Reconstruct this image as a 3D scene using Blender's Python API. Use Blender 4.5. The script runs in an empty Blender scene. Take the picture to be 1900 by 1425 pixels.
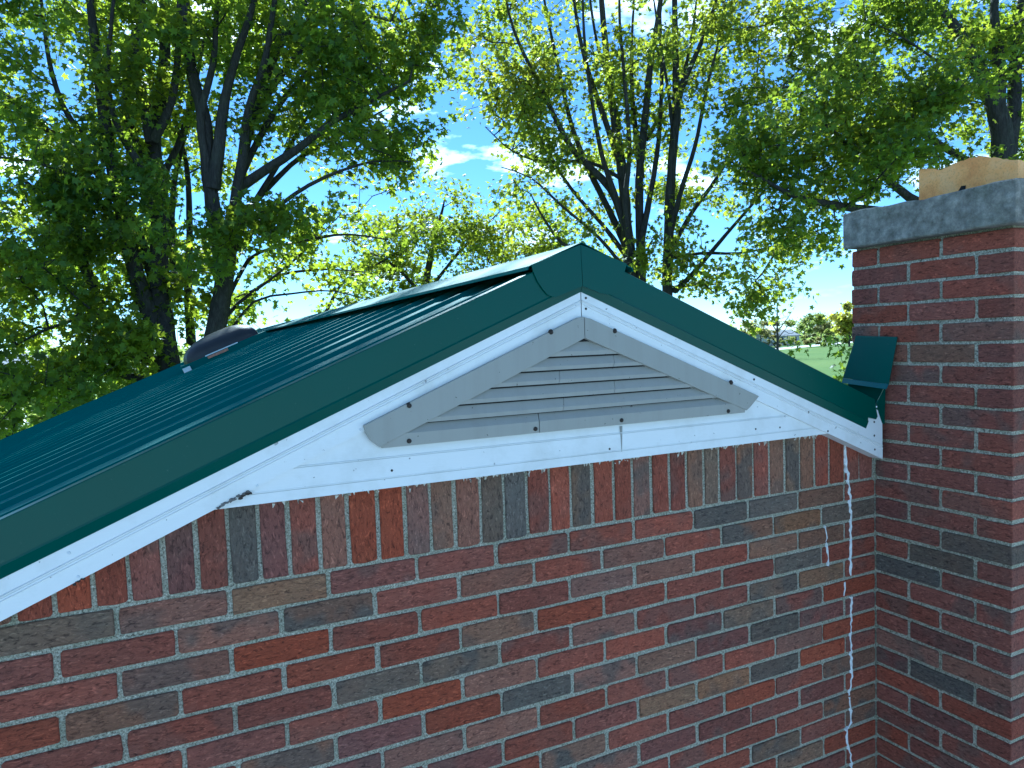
import bpy, bmesh, math, random
import numpy as np
from mathutils import Vector, Matrix

# ------------------------------------------------------------------ camera, sky, sun, exposure
# Metres.  X runs along the gable wall, +Y goes away from the camera, z = 0 is the underside
# of the soldier course; the ground lies 3 m below it.
GROUND = -3.0
scn = bpy.context.scene
F_PX, IMG_W, IMG_H = 1317.0, 1900.0, 1425.0
CAM = np.array([0.1191, -1.5664, 0.4894])
YAW, PITCH, ROLL = 0.4499, -0.0593, -0.035
FW = np.array([math.sin(YAW)*math.cos(PITCH), math.cos(YAW)*math.cos(PITCH), math.sin(PITCH)])
_r = np.array([math.cos(YAW), -math.sin(YAW), 0.0]); _u = np.cross(_r, FW)
RT = _r*math.cos(ROLL) + _u*math.sin(ROLL)
UP = _u*math.cos(ROLL) - _r*math.sin(ROLL)
cd = bpy.data.cameras.new('camera'); cam = bpy.data.objects.new('camera', cd)
scn.collection.objects.link(cam)
cd.sensor_fit = 'HORIZONTAL'; cd.sensor_width = 36.0; cd.lens = 36.0*F_PX/IMG_W
cd.clip_start = 0.02; cd.clip_end = 6000
cam.matrix_world = Matrix(((RT[0], UP[0], -FW[0], CAM[0]), (RT[1], UP[1], -FW[1], CAM[1]),
                           (RT[2], UP[2], -FW[2], CAM[2]), (0, 0, 0, 1)))
scn.camera = cam

SUN_EL, SUN_AZ = math.radians(42), math.radians(9)       # azimuth from +Y towards +X
SUN_DIR = Vector((math.sin(SUN_AZ)*math.cos(SUN_EL), math.cos(SUN_AZ)*math.cos(SUN_EL), math.sin(SUN_EL)))
world = bpy.data.worlds.new('World'); scn.world = world; world.use_nodes = True
wn, wl = world.node_tree.nodes, world.node_tree.links
wn.clear()
sky = wn.new('ShaderNodeTexSky'); sky.sky_type = 'NISHITA'; sky.sun_disc = False
sky.sun_elevation = SUN_EL; sky.sun_rotation = SUN_AZ
sky.air_density = 0.8; sky.dust_density = 0.0; sky.ozone_density = 5.0; sky.altitude = 200
bg = wn.new('ShaderNodeBackground'); bg.inputs['Strength'].default_value = 0.070
wo = wn.new('ShaderNodeOutputWorld')
tc = wn.new('ShaderNodeTexCoord'); sep = wn.new('ShaderNodeSeparateXYZ'); wl.new(tc.outputs['Generated'], sep.inputs[0])
zc = wn.new('ShaderNodeMath'); zc.operation = 'ADD'; zc.inputs[1].default_value = 0.16; wl.new(sep.outputs['Z'], zc.inputs[0])
zm = wn.new('ShaderNodeMath'); zm.operation = 'MAXIMUM'; zm.inputs[1].default_value = 0.05; wl.new(zc.outputs[0], zm.inputs[0])
dv = wn.new('ShaderNodeVectorMath'); dv.operation = 'DIVIDE'; cb = wn.new('ShaderNodeCombineXYZ')
for i in range(3): wl.new(zm.outputs[0], cb.inputs[i])
wl.new(tc.outputs['Generated'], dv.inputs[0]); wl.new(cb.outputs[0], dv.inputs[1])
mp = wn.new('ShaderNodeMapping'); mp.inputs['Scale'].default_value = (1.3, 1.3, 0.0); mp.inputs['Location'].default_value = (7.7, 2.2, 0)
wl.new(dv.outputs[0], mp.inputs[0])
cn = wn.new('ShaderNodeTexNoise'); cn.inputs['Scale'].default_value = 1.5; cn.inputs['Detail'].default_value = 9; cn.inputs['Roughness'].default_value = 0.55
wl.new(mp.outputs[0], cn.inputs['Vector'])
cr = wn.new('ShaderNodeValToRGB'); cr.color_ramp.elements[0].position = 0.56; cr.color_ramp.elements[1].position = 0.66
wl.new(cn.outputs['Fac'], cr.inputs[0])
hz = wn.new('ShaderNodeMapRange'); hz.inputs['From Min'].default_value = 0.02; hz.inputs['From Max'].default_value = 0.22; wl.new(sep.outputs['Z'], hz.inputs['Value'])
cm = wn.new('ShaderNodeMath'); cm.operation = 'MULTIPLY'; wl.new(cr.outputs[0], cm.inputs[0]); wl.new(hz.outputs[0], cm.inputs[1])
cx = wn.new('ShaderNodeMixRGB'); cx.inputs[2].default_value = (16, 16.2, 16.6, 1)
wl.new(cm.outputs[0], cx.inputs[0]); wl.new(sky.outputs[0], cx.inputs[1]); wl.new(cx.outputs[0], bg.inputs[0])
wl.new(bg.outputs[0], wo.inputs[0])

sl = bpy.data.lights.new('sun', 'SUN'); sun = bpy.data.objects.new('sun', sl); scn.collection.objects.link(sun)
sl.energy = 5.0; sl.angle = math.radians(0.53); sl.color = (1.0, 0.95, 0.86)
sun.rotation_euler = SUN_DIR.to_track_quat('Z', 'Y').to_euler(); sun.location = (0, 30, 40)
vs = scn.view_settings
scn.display_settings.display_device = 'sRGB'
vs.view_transform = 'Standard'; vs.look = 'None'; vs.gamma = 1; vs.use_curve_mapping = False
vs.exposure = 1.5
vs.use_white_balance = True; vs.white_balance_temperature = 4900; vs.white_balance_tint = -4   # the phone's cool balance
scn.render.engine = 'CYCLES'
scn.cycles.max_bounces = 8; scn.cycles.transmission_bounces = 6; scn.cycles.diffuse_bounces = 4

random.seed(7); rng = np.random.default_rng(11)
COL = scn.collection

# ------------------------------------------------------------------ pixel -> point helpers
def ray(x, y): return FW + RT*((x-IMG_W/2)/F_PX) - UP*((y-IMG_H/2)/F_PX)
def at(x, y, depth): return CAM + depth*ray(x, y)
def on_y(x, y, c):
    d = ray(x, y); return CAM + d*((c-CAM[1])/d[1])
def on_x(x, y, c):
    d = ray(x, y); return CAM + d*((c-CAM[0])/d[0])
def on_ground(x, y, z=GROUND):
    d = ray(x, y); return CAM + d*((z-CAM[2])/d[2])

# ------------------------------------------------------------------ object helpers
def tag(o, label=None, cat=None, group=None, kind=None):
    if label: o['label'] = label
    if cat: o['category'] = cat
    if group: o['group'] = group
    if kind: o['kind'] = kind
    return o
def empty(name, loc=(0, 0, 0)):
    o = bpy.data.objects.new(name, None); COL.objects.link(o); o.location = loc; o.empty_display_size = 0.2
    bpy.context.view_layer.update(); return o
def link(name, me, mat=None, parent=None):
    o = bpy.data.objects.new(name, me); COL.objects.link(o)
    if mat: me.materials.append(mat)
    if parent: 
        o.parent = parent; o.matrix_parent_inverse = parent.matrix_world.inverted()
    return o
def mesh(name, verts, faces, smooth=False):
    me = bpy.data.meshes.new(name); me.from_pydata([tuple(map(float, v)) for v in verts], [], faces)
    me.update()
    if smooth: me.polygons.foreach_set('use_smooth', [True]*len(me.polygons))
    return me
class MB:
    def __init__(s): s.v = []; s.f = []
    def add(s, v, f):
        b = len(s.v); s.v += [tuple(map(float, p)) for p in v]; s.f += [tuple(i+b for i in q) for q in f]; return s
    def box(s, a, b):
        (x0, y0, z0), (x1, y1, z1) = a, b
        return s.add([(x0, y0, z0), (x1, y0, z0), (x1, y1, z0), (x0, y1, z0), (x0, y0, z1), (x1, y0, z1), (x1, y1, z1), (x0, y1, z1)],
                     [(3, 2, 1, 0), (4, 5, 6, 7), (0, 1, 5, 4), (1, 2, 6, 5), (2, 3, 7, 6), (3, 0, 4, 7)])
    def prism_y(s, poly, y0, y1):           # polygon in XZ (counter-clockwise seen from -Y), extruded y0..y1
        n = len(poly)
        v = [(x, y0, z) for x, z in poly] + [(x, y1, z) for x, z in poly]
        f = [tuple(range(n)), tuple(range(2*n-1, n-1, -1))] + [(i, i+n, (i+1) % n+n, (i+1) % n) for i in range(n)]
        return s.add(v, f)
    def prism_x(s, poly, x0, x1):           # polygon in (y, z)
        n = len(poly)
        v = [(x0, y, z) for y, z in poly] + [(x1, y, z) for y, z in poly]
        f = [tuple(range(n)), tuple(range(2*n-1, n-1, -1))] + [(i, i+n, (i+1) % n+n, (i+1) % n) for i in range(n)]
        return s.add(v, f)
    def disc(s, c, r, h, n=10, axis=(0, -1, 0)):   # a small domed head
        a = Vector(axis).normalized(); t = a.orthogonal().normalized(); b = a.cross(t)
        c = Vector(c); v = []
        for k, (rr, hh) in enumerate(((r, 0), (r*.95, h*.6), (r*.5, h))):
            v += [c + (t*math.cos(2*math.pi*i/n) + b*math.sin(2*math.pi*i/n))*rr + a*hh for i in range(n)]
        f = [(k*n+i, k*n+(i+1) % n, (k+1)*n+(i+1) % n, (k+1)*n+i) for k in range(2) for i in range(n)] + [tuple(range(2*n, 3*n))]
        return s.add(v, f)
    def build(s, name, mat, parent=None, smooth=False, fix=True, bevel=0):
        me = mesh(name, s.v, s.f, smooth)
        if fix:
            bm = bmesh.new(); bm.from_mesh(me); bmesh.ops.recalc_face_normals(bm, faces=bm.faces); bm.to_mesh(me); bm.free()
        o = link(name, me, mat, parent)
        if bevel:
            m = o.modifiers.new('bevel', 'BEVEL'); m.width = bevel; m.segments = 2; m.limit_method = 'ANGLE'
        return o

# ------------------------------------------------------------------ materials
class NT:
    def __init__(s, name):
        s.m = bpy.data.materials.new(name); s.m.use_nodes = True
        s.n, s.l = s.m.node_tree.nodes, s.m.node_tree.links
        s.b = s.n['Principled BSDF']; s.out = s.n['Material Output']
    def new(s, t, **kw):
        nd = s.n.new(t)
        for k, v in kw.items():
            if hasattr(nd, k) and not isinstance(v, tuple): setattr(nd, k, v)
        return nd
    def noise(s, vec, scale, detail=4, rough=.55, dist=0, typ='FBM'):
        nd = s.n.new('ShaderNodeTexNoise'); nd.noise_type = typ
        nd.inputs['Scale'].default_value = scale; nd.inputs['Detail'].default_value = detail
        nd.inputs['Roughness'].default_value = rough; nd.inputs['Distortion'].default_value = dist
        if vec is not None: s.l.new(vec, nd.inputs['Vector'])
        return nd.outputs['Fac']
    def ramp(s, fac, stops):
        nd = s.n.new('ShaderNodeValToRGB'); e = nd.color_ramp.elements
        while len(e) < len(stops): e.new(.5)
        for el, (p, c) in zip(e, stops):
            el.position = p; el.color = (c, c, c, 1) if isinstance(c, (int, float)) else (*c, 1)
        s.l.new(fac, nd.inputs[0]); return nd.outputs[0]
    def mix(s, fac, a, b, mode='MIX'):
        nd = s.n.new('ShaderNodeMixRGB'); nd.blend_type = mode
        for i, v in enumerate((fac, a, b)):
            if isinstance(v, (int, float)): nd.inputs[i].default_value = v if i == 0 else (v, v, v, 1)
            elif isinstance(v, tuple): nd.inputs[i].default_value = (*v, 1)
            else: s.l.new(v, nd.inputs[i])
        return nd.outputs[0]
    def math(s, op, a, b=0.0):
        nd = s.n.new('ShaderNodeMath'); nd.operation = op
        for i, v in enumerate((a, b)):
            if isinstance(v, (int, float)): nd.inputs[i].default_value = v
            else: s.l.new(v, nd.inputs[i])
        return nd.outputs[0]
    def coord(s, kind='Object', scale=(1, 1, 1), rnd=False):
        t = s.n.new('ShaderNodeTexCoord'); m = s.n.new('ShaderNodeMapping'); m.inputs['Scale'].default_value = scale
        v = t.outputs[kind]
        if rnd:
            oi = s.n.new('ShaderNodeObjectInfo'); mu = s.math('MULTIPLY', oi.outputs['Random'], 57.0)
            c = s.n.new('ShaderNodeCombineXYZ')
            for i in range(3): s.l.new(mu, c.inputs[i])
            a = s.n.new('ShaderNodeVectorMath'); a.operation = 'ADD'; s.l.new(v, a.inputs[0]); s.l.new(c.outputs[0], a.inputs[1]); v = a.outputs[0]
        s.l.new(v, m.inputs[0]); return m.outputs[0]
    def bump(s, h, strength=.5, dist=.01):
        nd = s.n.new('ShaderNodeBump'); nd.inputs['Strength'].default_value = strength; nd.inputs['Distance'].default_value = dist
        s.l.new(h, nd.inputs['Height']); s.l.new(nd.outputs[0], s.b.inputs['Normal']); return s
    def base(s, c):
        if isinstance(c, tuple): s.b.inputs['Base Color'].default_value = (*c, 1)
        else: s.l.new(c, s.b.inputs['Base Color'])
        return s
    def rough(s, v, spec=.5, metal=0):
        if isinstance(v, (int, float)): s.b.inputs['Roughness'].default_value = v
        else: s.l.new(v, s.b.inputs['Roughness'])
        s.b.inputs['Specular IOR Level'].default_value = spec; s.b.inputs['Metallic'].default_value = metal; return s

def m_brick():
    t = NT('rustic_brick'); oi = t.n.new('ShaderNodeObjectInfo')
    v = t.coord('Object', (1, 1, 1), True)
    vs_ = t.coord('Object', (1.0, 2.6, 2.6), True)
    blot = t.noise(v, 11, 3, .5)
    fine = t.noise(vs_, 58, 6, .72, .9)
    ridg = t.noise(vs_, 62, 5, .6, 1.3, 'RIDGED_MULTIFRACTAL')
    grain = t.noise(v, 420, 3, .7)
    base = t.mix(t.ramp(blot, [(.32, 0), (.72, .55)]), oi.outputs['Color'], t.mix(1.0, oi.outputs['Color'], (1.18, .92, .85), 'MULTIPLY'))
    dark = t.math('MULTIPLY', t.ramp(t.noise(v, 9, 2, .5), [(.50, 0), (.60, 1)]), oi.outputs['Alpha'])
    base = t.mix(dark, base, (.265, .215, .170))
    base = t.mix(t.ramp(fine, [(.35, .95), (.49, 0)]), base, t.mix(1.0, base, (.30, .30, .33), 'MULTIPLY'))
    base = t.mix(t.ramp(ridg, [(.08, .6), (.36, 0)]), base, t.mix(1.0, base, (.38, .36, .38), 'MULTIPLY'))
    base = t.mix(t.ramp(grain, [(.60, 0), (.80, .32)]), base, (.40, .32, .27))
    t.base(base).rough(.92, .25)
    h = t.math('ADD', t.math('MULTIPLY', fine, 1.0), t.math('MULTIPLY', grain, .25))
    h = t.math('ADD', h, t.math('MULTIPLY', ridg, .35))
    return t.bump(h, 1.0, .010).m
def m_mortar():
    t = NT('sandy_mortar'); v = t.coord('Object')
    g = t.noise(v, 210, 3, .8); b = t.noise(v, 14, 4, .6); p = t.noise(v, 620, 2, .6)
    c = t.ramp(g, [(.35, (.09, .082, .06)), (.45, (.38, .355, .27)), (.57, (.55, .52, .405)), (.68, (.94, .90, .78))])
    c = t.mix(t.ramp(b, [(.45, 0), (.70, .45)]), c, t.mix(1.0, c, (.55, .62, .48), 'MULTIPLY'))
    t.base(c).rough(.95, .2)
    return t.bump(t.math('ADD', g, p), .9, .004).m
def m_green(name, col, rough=.32, spec=.28):
    t = NT(name); v = t.coord('Object')
    n = t.noise(v, 2.2, 4, .6); d = t.noise(v, 160, 2, .6)
    c = t.mix(t.ramp(n, [(.35, 0), (.75, .35)]), col, tuple(x*1.35 for x in col))
    c = t.mix(t.ramp(d, [(.70, 0), (.80, .12)]), c, (.35, .38, .36))
    t.base(c).rough(t.ramp(n, [(.2, rough*.8), (.8, rough*1.35)]), spec)
    return t.bump(t.noise(v, 3.5, 2, .5), .35, .006).m
def m_white(name='white_aluminium', col=(.80, .80, .79)):
    t = NT(name); v = t.coord('Object')
    dirt = t.noise(v, 9, 5, .65); sp = t.noise(v, 95, 2, .5); sp2 = t.noise(v, 48, 2, .4)
    c = t.mix(t.ramp(dirt, [(.48, 0), (.76, .50)]), col, (.56, .55, .50))
    c = t.mix(t.ramp(sp, [(.735, 0), (.765, .75)]), c, (.10, .10, .10))
    c = t.mix(t.ramp(sp2, [(.745, 0), (.77, .6)]), c, (.20, .19, .18))
    t.base(c).rough(.42, .4)
    return t.bump(t.noise(t.coord('Object', (.15, 1, 1)), 260, 2, .5), .12, .002).m
def m_plain(name, col, rough=.6, nscale=40, var=.25, bump=.2, bd=.004, spec=.4, metal=0):
    t = NT(name); v = t.coord('Object')
    n = t.noise(v, nscale, 5, .6)
    t.base(t.mix(t.ramp(n, [(.3, 0), (.75, 1)]), tuple(x*(1-var) for x in col), tuple(min(1, x*(1+var)) for x in col))).rough(rough, spec, metal)
    return t.bump(n, bump, bd).m
def m_vent():
    t = NT('grey_vent_metal'); v = t.coord('Object'); st = t.coord('Object', (1, 1, .06))
    c = t.mix(t.ramp(t.noise(st, 42, 4, .6), [(.45, 0), (.8, .3)]), (.335, .325, .29), (.245, .23, .195))
    c = t.mix(t.ramp(t.noise(v, 110, 2, .5), [(.73, 0), (.76, .8)]), c, (.07, .06, .05))
    t.base(c).rough(.45, .4)
    return t.bump(t.noise(v, 30, 3), .08, .003).m
def m_concrete():
    t = NT('weathered_concrete'); v = t.coord('Object')
    a = t.noise(v, 26, 7, .75); b = t.noise(v, 90, 4, .75); li = t.noise(v, 7, 4, .6)
    c = t.ramp(a, [(.32, (.11, .105, .09)), (.5, (.235, .225, .195)), (.68, (.42, .40, .35))])
    c = t.mix(t.ramp(b, [(.55, 0), (.75, .35)]), c, (.36, .37, .37))
    c = t.mix(t.ramp(li, [(.52, 0), (.72, .35)]), c, (.11, .13, .07))
    t.base(c).rough(.95, .2)
    return t.bump(t.math('ADD', a, t.math('MULTIPLY', b, .6)), .8, .008).m
def m_clay():
    t = NT('clay_flue'); v = t.coord('Object')
    a = t.noise(v, 9, 5, .65); b = t.noise(v, 150, 3, .7)
    c = t.ramp(a, [(.3, (.62, .24, .07)), (.55, (.85, .43, .15)), (.8, (.85, .54, .26))])
    c = t.mix(t.ramp(b, [(.3, .35), (.5, 0)]), c, (.25, .13, .07))
    t.base(c).rough(.9, .2)
    return t.bump(b, .4, .003).m
def m_bark():
    t = NT('maple_bark'); v = t.coord('Object', (1, 1, .22))
    a = t.noise(v, 22, 6, .7, .8); g = t.noise(t.coord('Object'), 3, 3)
    c = t.ramp(a, [(.30, (.022, .021, .020)), (.55, (.058, .055, .052)), (.78, (.10, .097, .092))])
    c = t.mix(t.ramp(g, [(.5, 0), (.8, .3)]), c, (.07, .085, .05))
    t.base(c).rough(.95, .2)
    return t.bump(a, .9, .03).m
def m_leaf(name, refl, trans, var=.35):
    t = NT(name); v = t.coord('Object')
    geo = t.n.new('ShaderNodeNewGeometry')
    n = t.noise(v, .55, 3, .6); r = geo.outputs['Random Per Island']
    def vary(c, warm):
        lo = tuple(x*(1-var) for x in c); hi = tuple(x*(1+var) for x in c)
        k = t.mix(r, lo, hi)
        return t.mix(t.ramp(n, [(.40, 0), (.65, .6)]), k, t.mix(1.0, k, warm, 'MULTIPLY'))
    t.base(vary(refl, (1.25, 1.05, .8))).rough(.48, .35)
    tr = t.n.new('ShaderNodeBsdfTranslucent'); t.l.new(vary(trans, (1.3, 1.03, .7)), tr.inputs[0])
    mx = t.n.new('ShaderNodeMixShader'); mx.inputs[0].default_value = .58
    t.l.new(t.b.outputs[0], mx.inputs[1]); t.l.new(tr.outputs[0], mx.inputs[2]); t.l.new(mx.outputs[0], t.out.inputs[0])
    return t.m
def m_grass():
    t = NT('grass'); v = t.coord('Object')
    a = t.noise(v, .03, 4, .6); b = t.noise(v, 1.5, 5, .7)
    c = t.mix(t.ramp(a, [(.35, 0), (.65, 1)]), (.075, .135, .030), (.13, .18, .045))
    c = t.mix(t.ramp(b, [(.3, .5), (.7, 0)]), c, (.045, .085, .02))
    return t.base(c).rough(.95, .1).bump(b, .5, .05).m
def m_brickwall():
    t = NT('plain_brickwork'); v = t.coord('Object')
    br = t.n.new('ShaderNodeTexBrick'); t.l.new(v, br.inputs['Vector'])
    rot = t.n.new('ShaderNodeMapping'); rot.inputs['Rotation'].default_value = (math.pi/2, 0, math.pi/2); t.l.new(v, rot.inputs[0]); t.l.new(rot.outputs[0], br.inputs['Vector'])
    br.inputs['Scale'].default_value = 1; br.inputs['Brick Width'].default_value = .2045; br.inputs['Row Height'].default_value = .0626; br.inputs['Mortar Size'].default_value = .005
    br.inputs['Color1'].default_value = (.15, .045, .032, 1); br.inputs['Color2'].default_value = (.09, .05, .04, 1); br.inputs['Mortar'].default_value = (.25, .25, .23, 1)
    return t.base(br.outputs['Color']).rough(.92, .2).m

M_BRICK, M_MORTAR = m_brick(), m_mortar()
M_GREEN = m_green('green_roof_metal', (.004, .092, .086), .70, .16)
M_GREEN2 = m_green('green_trim_metal', (.002, .060, .042), .34, .34)
M_WHITE, M_VENT, M_CONC, M_CLAY, M_BARK = m_white(), m_vent(), m_concrete(), m_clay(), m_bark()
M_BOLT = m_plain('rusty_bolt', (.035, .026, .020), .7, 300, .5)
M_CAULK = m_plain('white_sealant', (.88, .88, .85), .6, 120, .2, .6, .004)
M_FLAKE = m_plain('peeling_paint', (.70, .66, .58), .8, 200, .3)
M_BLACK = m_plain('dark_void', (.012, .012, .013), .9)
M_DOME = m_plain('dark_dome_plastic', (.020, .021, .023), .42, 20, .2, .03)
M_GALV = m_plain('bare_metal_clip', (.70, .72, .74), .35, 60, .1, .1)
M_STICK = m_plain('faded_sticker', (.48, .22, .14), .6, 90, .4)
M_WEB = m_plain('cobweb_dirt', (.16, .15, .14), .95, 220, .5, .8)
M_SOFFIT = m_plain('grey_soffit', (.42, .42, .41), .6)
M_BRICKWALL = m_brickwall()
M_LEAF_L = m_leaf('leaf_left_maple', (.042, .098, .026), (.36, .46, .024))
M_LEAF_M = m_leaf('leaf_middle_maple', (.048, .104, .026), (.39, .46, .028))
M_LEAF_R = m_leaf('leaf_right_maple', (.042, .098, .026), (.36, .45, .026))
M_LEAF_Y = m_leaf('leaf_young_maple', (.050, .095, .016), (.34, .42, .022))
M_GRASS = m_grass()

# ------------------------------------------------------------------ the setting
def sheet(name, pts, z, mat):
    me = mesh(name, [(p[0], p[1], z) for p in pts], [tuple(range(len(pts)))])
    return tag(link(name, me, mat), kind='structure')
sheet('ground', [(-2500, -2500), (2500, -2500), (2500, 2500), (-2500, 2500)], GROUND, M_GRASS)

M_BOUNCE = m_plain('bounce_concrete', (.42, .43, .43), .9, 3, .15, .3, .01)
sheet('bounce_yard', [(-14, -26), (18, -26), (18, -.01), (-14, -.01)], GROUND+.004, M_BOUNCE)  # unseen pale ground, added to bounce sunlight onto the shaded wall

# ------------------------------------------------------------------ brick building
PITCH_R = 0.415                                  # roof pitch (5 in 12)
RX, RZ = 1.05, 0.711                             # ridge line (top of rake trim)
def roof_z(x): return RZ - PITCH_R*abs(x-RX)
ROOF_Y0, ROOF_Y1 = -0.055, 8.25
EAVE_L, EAVE_R = -2.15, 4.25
XC = 2.189                                       # left face of the chimney
CY0, CY1 = 0.085, -0.424                         # chimney back edge / front face
CH, BL, JT = 0.0626, 0.2045, 0.0108              # course height, brick pitch, joint

house = tag(empty('brick_building', (1.05, 4.1, GROUND)), 'red brick building with green metal roof and white gable trim', 'building')

PAL = {'r': (.530, .172, .106), 'R': (.575, .158, .080), 'm': (.475, .178, .122), 'n': (.410, .172, .130),
       'b': (.455, .248, .150), 't': (.510, .285, .152), 'g': (.375, .270, .182), 'd': (.275, .240, .190), 'p': (.490, .252, .174)}
def brick_col(key):
    c = PAL[key]; k = random.uniform(.86, 1.16); h = random.uniform(.92, 1.08)
    alpha = {'g': .8, 'b': .8, 'n': .5, 'm': .45, 'd': .6, 'p': .6, 't': .6, 'r': .3}.get(key, .0) * random.random()*1.4
    return (c[0]*k*h, c[1]*k, c[2]*k/h, min(1, alpha))
def brick_mesh(poly, depth, bev=.0022, jit=.0012):
    """poly in local (x, z), counter-clockwise seen from the front (-y); front face at y=0"""
    pts = []
    n = len(poly)
    for i in range(n):                           # soft corners and slightly wandering edges
        p, a, b = Vector(poly[i]), Vector(poly[i-1]), Vector(poly[(i+1) % n])
        c = min(.005, .25*(a-p).length, .25*(b-p).length)*random.uniform(.35, 1)
        pts.append(p+(a-p).normalized()*c); pts.append(p+(b-p).normalized()*c)
        if (b-p).length > .05:
            m = p.lerp(b, random.uniform(.35, .65)); d = (b-p).normalized(); pts.append(m+Vector((d.y, -d.x))*random.uniform(-.0014, .0022))
    pts = [p+Vector((random.uniform(-jit, jit), random.uniform(-jit, jit)))*.5 for p in pts]
    cen = sum(pts, Vector((0, 0)))/len(pts); k = len(pts)
    ins = []
    for p in pts:
        d = p-cen; ins.append(p-Vector((math.copysign(min(bev, abs(d.x)), d.x), math.copysign(min(bev, abs(d.y)), d.y))))
    v = [(p.x, 0, p.y) for p in ins] + [(p.x, bev, p.y) for p in pts] + [(p.x, depth, p.y) for p in pts]
    f = [tuple(range(k))]
    for r in (0, k):
        f += [(r+i, r+k+i, r+k+(i+1) % k, r+(i+1) % k) for i in range(k)]
    return v, f
def brick(poly, depth, loc, rot, key, parent):
    v, f = brick_mesh(poly, depth)
    o = link('brick', mesh('brick', v, f), M_BRICK, parent)
    o.location = loc; o.rotation_euler = rot; o.color = brick_col(key); return o
def rect(l, h): return [(-l/2, -h/2), (l/2, -h/2), (l/2, h/2), (-l/2, h/2)]
def clip_top(poly, fn):
    """keep what lies under the line z = fn(x)"""
    out = []
    for i in range(len(poly)):
        a, b = poly[i], poly[(i+1) % len(poly)]
        da, db = fn(a[0])-a[1], fn(b[0])-b[1]
        if da > 0: out.append(a)
        if (da > 0) != (db > 0):
            t = da/(da-db); out.append((a[0]+(b[0]-a[0])*t, a[1]+(b[1]-a[1])*t))
    return out

# gable wall: mortar body, then every brick in view
wz = lambda x: roof_z(x)-.045
wm = MB().prism_y([(EAVE_L+.2, GROUND-.1), (XC+.05, GROUND-.1), (XC+.05, wz(XC+.05)), (RX, wz(RX)), (EAVE_L+.2, wz(EAVE_L+.2))], .0045, .2)
wm.prism_y([(XC+.9, GROUND-.1), (EAVE_R-.2, GROUND-.1), (EAVE_R-.2, wz(EAVE_R-.2)), (XC+.9, wz(XC+.9))], .0055, .2)
wm.prism_y([(XC+.05, GROUND-.1), (XC+.9, GROUND-.1), (XC+.9, wz(XC+.9)), (XC+.05, wz(XC+.05))], .11, .2)
gable = wm.build('gable_wall', M_MORTAR, house)

sold_x = [-0.1, -0.034, 0.026, 0.089, 0.148, 0.211, 0.271, 0.331, 0.396, 0.459, 0.527, 0.59, 0.652, 0.714, 0.78, 0.843, 0.907, 0.972, 1.034, 1.1,
          1.166, 1.225, 1.289, 1.35, 1.411, 1.471, 1.529, 1.594, 1.659, 1.724, 1.788, 1.85, 1.914, 1.977, 2.047, 2.115, 2.181]
sold_c = 'R' + 'rmnmdnmpRRpbpgdrrgrrprrbgmbrbgbrRrmm'
sold_x = [-0.163-.0633*i for i in range(3, 0, -1)] + [-.163] + sold_x
sold_c = 'mrb' + 'r' + sold_c
stuff_bricks = MB()
def add_stuff(poly, depth, loc, rotm=None):
    v, f = brick_mesh(poly, depth)
    R = rotm or Matrix.Identity(3)
    stuff_bricks.add([R @ Vector(p) + Vector(loc) for p in v], f)
SOLD_TOP = .1985
for i in range(len(sold_x)-1):
    x0, x1 = sold_x[i]+JT*.5*random.uniform(.75, 1.1), sold_x[i+1]-JT*.5*random.uniform(.75, 1.1)
    z0 = .0045+random.uniform(-.0015, .0015)
    poly = clip_top([(x0, z0), (x1, z0), (x1, SOLD_TOP), (x0, SOLD_TOP)], lambda x: roof_z(x)-.05)
    if len(poly) < 3: continue
    cx_, cz_ = (x0+x1)/2, .1
    # local brick: length along x, so that the bark texture runs along the brick
    loc = [(p[1]-cz_, -(p[0]-cx_)) for p in poly]
    brick(loc, .09, (cx_, random.uniform(-.0016, .0012), cz_), (0, -math.pi/2, 0), sold_c[i % len(sold_c)], gable)

special = {}   # (course, brick index) -> colour, the ones that stand out in the photograph
for k_, c_ in {(1, 0): 'p', (1, 1): 't', (1, 2): 'm', (1, 3): 'm', (1, 4): 'm', (1, 5): 'r', (1, 6): 'r', (1, 7): 'd', (1, 8): 'd', (1, 9): 'b', (1, 10): 'r',
               (2, 7): 'b', (2, 8): 't', (2, 9): 'g', (2, 10): 'R', (3, 7): 'r', (3, 8): 'b', (3, 9): 'b', (4, 8): 'd', (4, 9): 'r', (2, 2): 'r', (3, 2): 'r',
               (2, 1): 'b', (3, 1): 'R', (4, 1): 'R', (5, 1): 'r', (5, 2): 'g', (5, 3): 'g', (5, 4): 'r', (6, 3): 'p', (6, 2): 'R', (7, 4): 'd', (7, 5): 'p',
               (8, 5): 'm', (8, 4): 'r', (9, 6): 't', (9, 5): 'm', (7, 6): 'b', (6, 7): 'g', (7, 8): 'd', (8, 9): 'R', (6, 1): 'm', (4, 7): 'r', (5, 9): 't',
               (9, 8): 'd', (7, 3): 'R', (3, 5): 'p', (4, 5): 'r', (4, 6): 'r'}.items(): special[k_] = c_
def wall_key(c, k):
    if (c, k) in special: return special[(c, k)]
    return random.choice('rrrrrrrrrmmmmmmmnnppppbbtgRR')
VIS_COURSES = 17
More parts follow.
